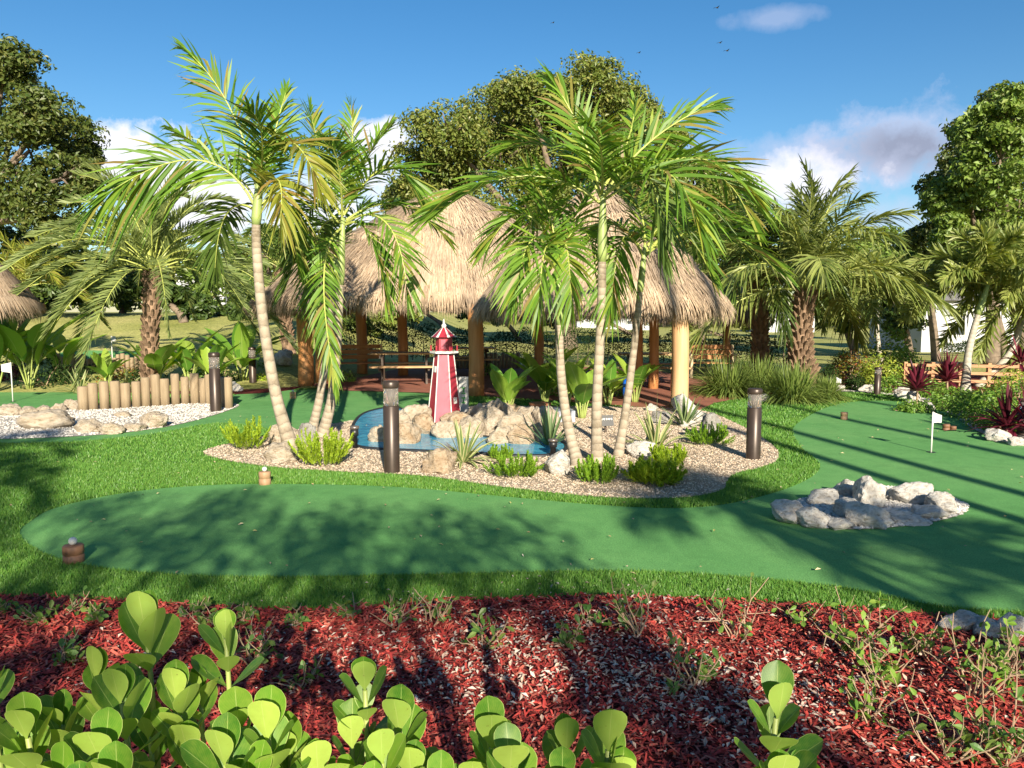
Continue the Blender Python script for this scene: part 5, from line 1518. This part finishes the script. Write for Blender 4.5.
# ------------------------------------------------------------------ buildings
def house(name, label, c, w, d, hw, hr, wins, wall='wall_white', roof='roof_grey', over=.35):
    t = thing(name, label, 'building', c)
    MB().box((0, 0, hw / 2 - .2), (w, d, hw + .4)).build('wall', M[wall], t)
    a, b_ = w / 2 + over, d / 2 + over
    rx = max(.05, a - b_)
    V = np.array([[-a, -b_, hw], [a, -b_, hw], [a, b_, hw], [-a, b_, hw], [-rx, 0, hw + hr], [rx, 0, hw + hr]]) + [0, 0, .004]
    MB().add(V, [[0, 1, 5, 4], [2, 3, 4, 5], [1, 2, 5], [3, 0, 4], [3, 2, 1, 0]]).build('roof', M[roof], t)
    for (x, z, ww, wh) in wins:
        f = MB()
        th = .09
        f.box((x, -d / 2 - .02, z + wh / 2 + th / 2), (ww + 2 * th, .08, th)).box((x, -d / 2 - .02, z - wh / 2 - th / 2), (ww + 2 * th, .1, th))
        for s_ in (-1, 1): f.box((x + s_ * (ww / 2 + th / 2), -d / 2 - .02, z), (th, .08, wh))
        f.box((x, -d / 2 - .02, z), (.05, .06, wh))
        fr = f.build('window', M['white'], t)
        MB().box((x, -d / 2 - .005, z), (ww, .02, wh)).build('pane', M['window'], fr)
    return t
c = G(1010, 44); c[0] = (921 - 512) / F * 41 + 5.4
house('house', 'white stucco house at the right behind the foxtail palms', c, 10.8, 6, 2.75, 1.0, [(-3.55, 1.18, .75, .5), (1.6, 1.2, .9, .7)])
c = G(772, 85); house('house', 'far white building with a strip of windows right of rough trunk', c, 6.5, 5, 1.6, .5, [(-1.8, 1.0, .9, .4), (0, 1.0, .9, .4), (1.8, 1.0, .9, .4)])
c = G(610, 95); house('house', 'far pale building seen under the middle eaves', c, 9, 5, 1.4, .5, [(-2, .8, .9, .4), (2, .8, .9, .4)])
c = G(218, 50); house('house', 'far white roofed building left of the leaning palm', c, 3.2, 4, 2.2, .8, [(0, 1.2, .9, .6)], roof='white')

# ------------------------------------------------------------------ birds
g = 'tiny dark birds high in the sky'
for k, (px, py, sz) in enumerate([(717, 8, .5), (720, 43, .45), (727, 51, .5), (639, 53, .4), (553, 23, .35)]):
    p = PD(px, py, 70); mb = MB(); 
    mb.tube([[-.35 * sz, 0, 0], [-.1 * sz, 0, .02], [.15 * sz, 0, .03], [.38 * sz, 0, .05]], np.array([.03, .1, .1, .03]) * sz, 8)
    for s_ in (-1, 1):
        mb.add(np.array([[-.12, 0, .04], [.16, 0, .04], [.1, s_ * .4, .2], [-.1, s_ * .45, .2], [-.2, s_ * .85, .1]]) * sz, [[0, 1, 2, 3], [3, 2, 4]])
    lab = ['highest bird at the top edge of the sky', 'upper bird of the close pair in the sky', 'lower bird of the close pair in the sky', 'bird above the big round tree', 'faint bird alone left of the others in the sky'][k]
    tag(mb.build('bird', M['bird'], None, False, p, .6), lab, 'bird', g)

# ------------------------------------------------------------------ foreground clusia
def clusia(label, stems, seed, base_px):
    rng = np.random.default_rng(seed)
    tips = [PD(a, b + 40 * s * 1.3 / Y, Y) for a, b, Y, s in stems]
    base = np.mean(tips, axis=0); base[2] = 0; base[1] = 1.45
    t = thing('clusia_shrub', label, 'shrub', base, 0, 'clusia shrubs along the front')
    fb = MB(); sb = MB()
    for (a, b, Y, sc), tip in zip(stems, tips):
        sc = sc * .86
        tip = tip - base
        root = np.array([tip[0] * .55, tip[1] * .5 + .05, -.02])
        lean = np.array([rng.normal(0, .06), rng.normal(0, .05), 1.])
        path = bez(root, (root + tip) / 2 + [tip[0] * .12, 0, .0], tip, 12)
        sb.tube(path, np.linspace(.010, .0045, 12), 6)
        up = nrm(path[-1] - path[-3]); 
        az = rng.uniform(-.35, .35) + (-math.pi / 2)               # first pair: one leaf towards the viewer
        L0 = .098 * sc
        for lv in range(4):
            pos = tip - up * (lv * .036 * sc)
            spread = [.16, .42, .62, .85, 1.0][lv] + rng.normal(0, .07)
            for q in (0, 1):
                aa = az + q * math.pi + lv * math.pi / 2 + rng.normal(0, .18)
                h = np.array([math.cos(aa), math.sin(aa), 0.])
                sp_ = spread + rng.normal(0, .1)
                d = up * math.cos(sp_) + h * math.sin(sp_); inner = up * math.sin(sp_) - h * math.cos(sp_)
                L = L0 * rng.uniform(.68, 1.1) * [.92, 1, 1.02, .98, .95][lv]
                paddle(fb, pos + h * .004, d, inner, L, L * rng.uniform(.58, .68), rng, droop=rng.uniform(-.10, .12), cup=rng.uniform(.04, .12), rows=14, cols=8, shape='clusia')
    sb.build('stem', M['clusia_stem'], t, True)
    fb.build('foliage', M['clusia'], t, True)
    return t
Yb = 1.35
clusia('leafy paddle-leaved shrub filling the lower left corner', [(147, 590, Yb, 1.15), (98, 640, 1.3, 1), (122, 655, 1.2, 1.1), (28, 690, 1.2, 1.1), (62, 682, 1.3, 1.1), (102, 712, 1.1, 1.05), (60, 735, 1.05, 1.1), (20, 740, 1.2, 1.1), (118, 742, 1.0, .95), (-15, 645, 1.2, .9), (150, 700, 1.35, 1), (80, 765, 1.0, 1), (-10, 700, 1.3, 1.1)], 1, 0)
clusia('paddle-leaved shrub left of centre with one tall shoot', [(226, 600, 1.4, 1.05), (178, 665, 1.3, .9), (200, 660, 1.4, .9), (238, 690, 1.2, 1), (226, 712, 1.1, 1.1), (190, 715, 1.25, 1), (268, 694, 1.15, 1), (290, 712, 1.25, 1.05), (318, 735, 1.2, 1), (252, 745, 1.1, 1), (285, 758, 1.1, .95), (205, 752, 1.15, 1)], 2, 0)
clusia('paddle-leaved shrub at bottom centre with a rounded pale leaf', [(365, 652, 1.3, .95), (352, 708, 1.3, 1), (400, 690, 1.25, 1), (382, 722, 1.15, .9), (412, 735, 1.2, 1), (440, 752, 1.15, 1), (370, 755, 1.1, 1), (345, 748, 1.2, 1)], 3, 0)
clusia('paddle-leaved shrub right of bottom centre with twin pale leaves', [(492, 700, 1.2, 1.1), (510, 722, 1.12, 1.05), (566, 708, 1.2, 1), (608, 698, 1.15, 1.15), (562, 742, 1.1, 1), (622, 742, 1.2, 1), (596, 755, 1.1, 1), (474, 748, 1.2, 1)], 4, 0)
clusia('single paddle-leaved shoot at the bottom right', [(776, 670, 1.2, 1.1), (778, 735, 1.12, 1.05), (806, 756, 1.2, .9), (758, 764, 1.15, .9)], 5, 0)

# sparse young shrubs in the mulch
def sparse(label, pp, h, w, nb, nl, seed, mat='sparse'):
    nl = int(nl * .95)
    b = P(*pp); rng = np.random.default_rng(seed)
    t = thing('young_shrub', label, 'shrub', b, 0, 'sparse young shrubs in the red mulch'); wb = MB(); fb = MB()
    ends = []
    for k in range(nb):
        a = rng.uniform(0, 6.283); l = h * rng.uniform(.5, 1.05)
        p = np.array([rng.normal(0, .02), rng.normal(0, .02), -.01]); d = np.array([math.cos(a) * w, math.sin(a) * w, 1.]); pts = [p]
        for q in range(5):
            d = d + rng.normal(0, .22, 3); p = p + nrm(d) * l / 5; pts.append(p)
        pts = np.array(pts); wb.tube(pts, np.linspace(.005, .0018, 6), 5)
        ends.append(pts)
        for q in (2, 3):
            e = pts[q] + nrm(rng.normal(size=3) + [0, 0, .6]) * l * .35
            tw = np.array([pts[q], (pts[q] + e) / 2 + rng.normal(0, .01, 3), e]); wb.tube(tw, [.0028, .002, .0012], 4); ends.append(tw)
    for k in range(nl):
        pts = ends[rng.integers(len(ends))]; u = rng.uniform(.3, 1) * (len(pts) - 1); i = int(min(u, len(pts) - 2)); p = pts[i] + (pts[i + 1] - pts[i]) * (u - i)
        d = nrm(rng.normal(size=3) + [0, 0, .5]); up = nrm(np.cross(d, rng.normal(size=3))); 
        if up[2] < 0: up = -up
        L = rng.uniform(.03, .06)
        paddle(fb, p, d, up, L, L * .52, rng, droop=.15, cup=.1, rows=4, cols=2, shape='clusia')
    wb.build('stem', M['twig'], t); fb.build('foliage', M[mat], t); return t
SP = [(395, 628, .30, .7, 7, 50, 'twiggy shrub at the turf edge left of centre'), (485, 650, .24, .8, 7, 60, 'low dark-leaved shrub on mulch above the twin leaves'),
      (568, 648, .22, .8, 7, 60, 'dark-leaved shrub on mulch at centre'), (640, 640, .42, .5, 8, 70, 'tall twiggy shrub reaching over the turf at centre right'),
      (692, 690, .32, .6, 9, 90, 'shrub of dark rounded leaves among pale chips'), (738, 640, .40, .5, 7, 45, 'thin upright shrub at the turf edge right of centre'),
      (850, 655, .42, .6, 12, 130, 'light green shrub in sun at the turf edge on the right'), (862, 720, .36, .6, 9, 70, 'sunlit sprawling shrub lower right on the mulch'),
      (975, 700, .48, .6, 12, 130, 'large leafy shrub in the mulch near the right edge'), (1000, 765, .42, .6, 12, 120, 'leafy shrub in the bottom right corner'),
      (945, 760, .3, .6, 8, 50, 'thin shrub left of the bottom right corner'), (1010, 680, .34, .7, 10, 90, 'leafy shrub below the right edge rocks'),
      (100, 622, .16, .9, 8, 60, 'dark seedling patch along the turf at left'), (40, 622, .16, .9, 8, 60, 'dark seedling patch at the far left turf edge'),
      (255, 665, .30, .7, 8, 70, 'dim shrub behind the tall left shoot'), (70, 660, .18, .9, 8, 60, 'dim low shrub above the lower left corner'),
      (165, 640, .18, .8, 7, 50, 'dim shrub between the two left shoots'), (300, 690, .2, .8, 6, 40, 'dim shrub left of the rounded pale leaf'),
      (430, 625, .26, .6, 6, 40, 'thin twigs with few leaves beside the turf'), (350, 620, .2, .8, 6, 40, 'low leafy twigs at the turf edge'), (590, 625, .2, .9, 6, 30, 'bare reddish twigs lying low near the turf'),
      (215, 628, .2, .8, 8, 60, 'dark leafy shrub under the tall left shoot')]
SP += [(10, 612, .13, 1., 8, 50, 'dark seedlings against the turf at the left frame edge'), (70, 612, .14, 1., 8, 50, 'dark seedlings at the turf edge above the lower left shoots'), (135, 614, .14, 1., 8, 50, 'dark seedlings at the turf edge behind the tallest shoot'),
       (190, 618, .15, 1., 8, 50, 'dark seedlings at the turf edge between the two tall shoots'), (245, 622, .15, 1., 8, 50, 'dark seedlings at the turf edge right of the second tall shoot'), (295, 626, .15, 1., 8, 50, 'dark seedlings at the turf edge left of the twiggy shrub'),
       (880, 690, .35, .6, 9, 70, 'sunlit shrub in the mulch between two larger ones at right'), (930, 660, .3, .7, 9, 70, 'shrub with sun on its leaves left of the right edge shrub'), (800, 625, .2, .8, 7, 45, 'low shrub at the turf edge in sun near the right')]
for q, (a, b, h, w, nb, nl, lab) in enumerate(SP): sparse(lab, (a, b), h, w, nb, nl, 300 + q, 'shrub' if 'sun' in lab or 'large' in lab else 'sparse')  # sunlight put into the colour: sunlit and large shrubs take lighter leaves
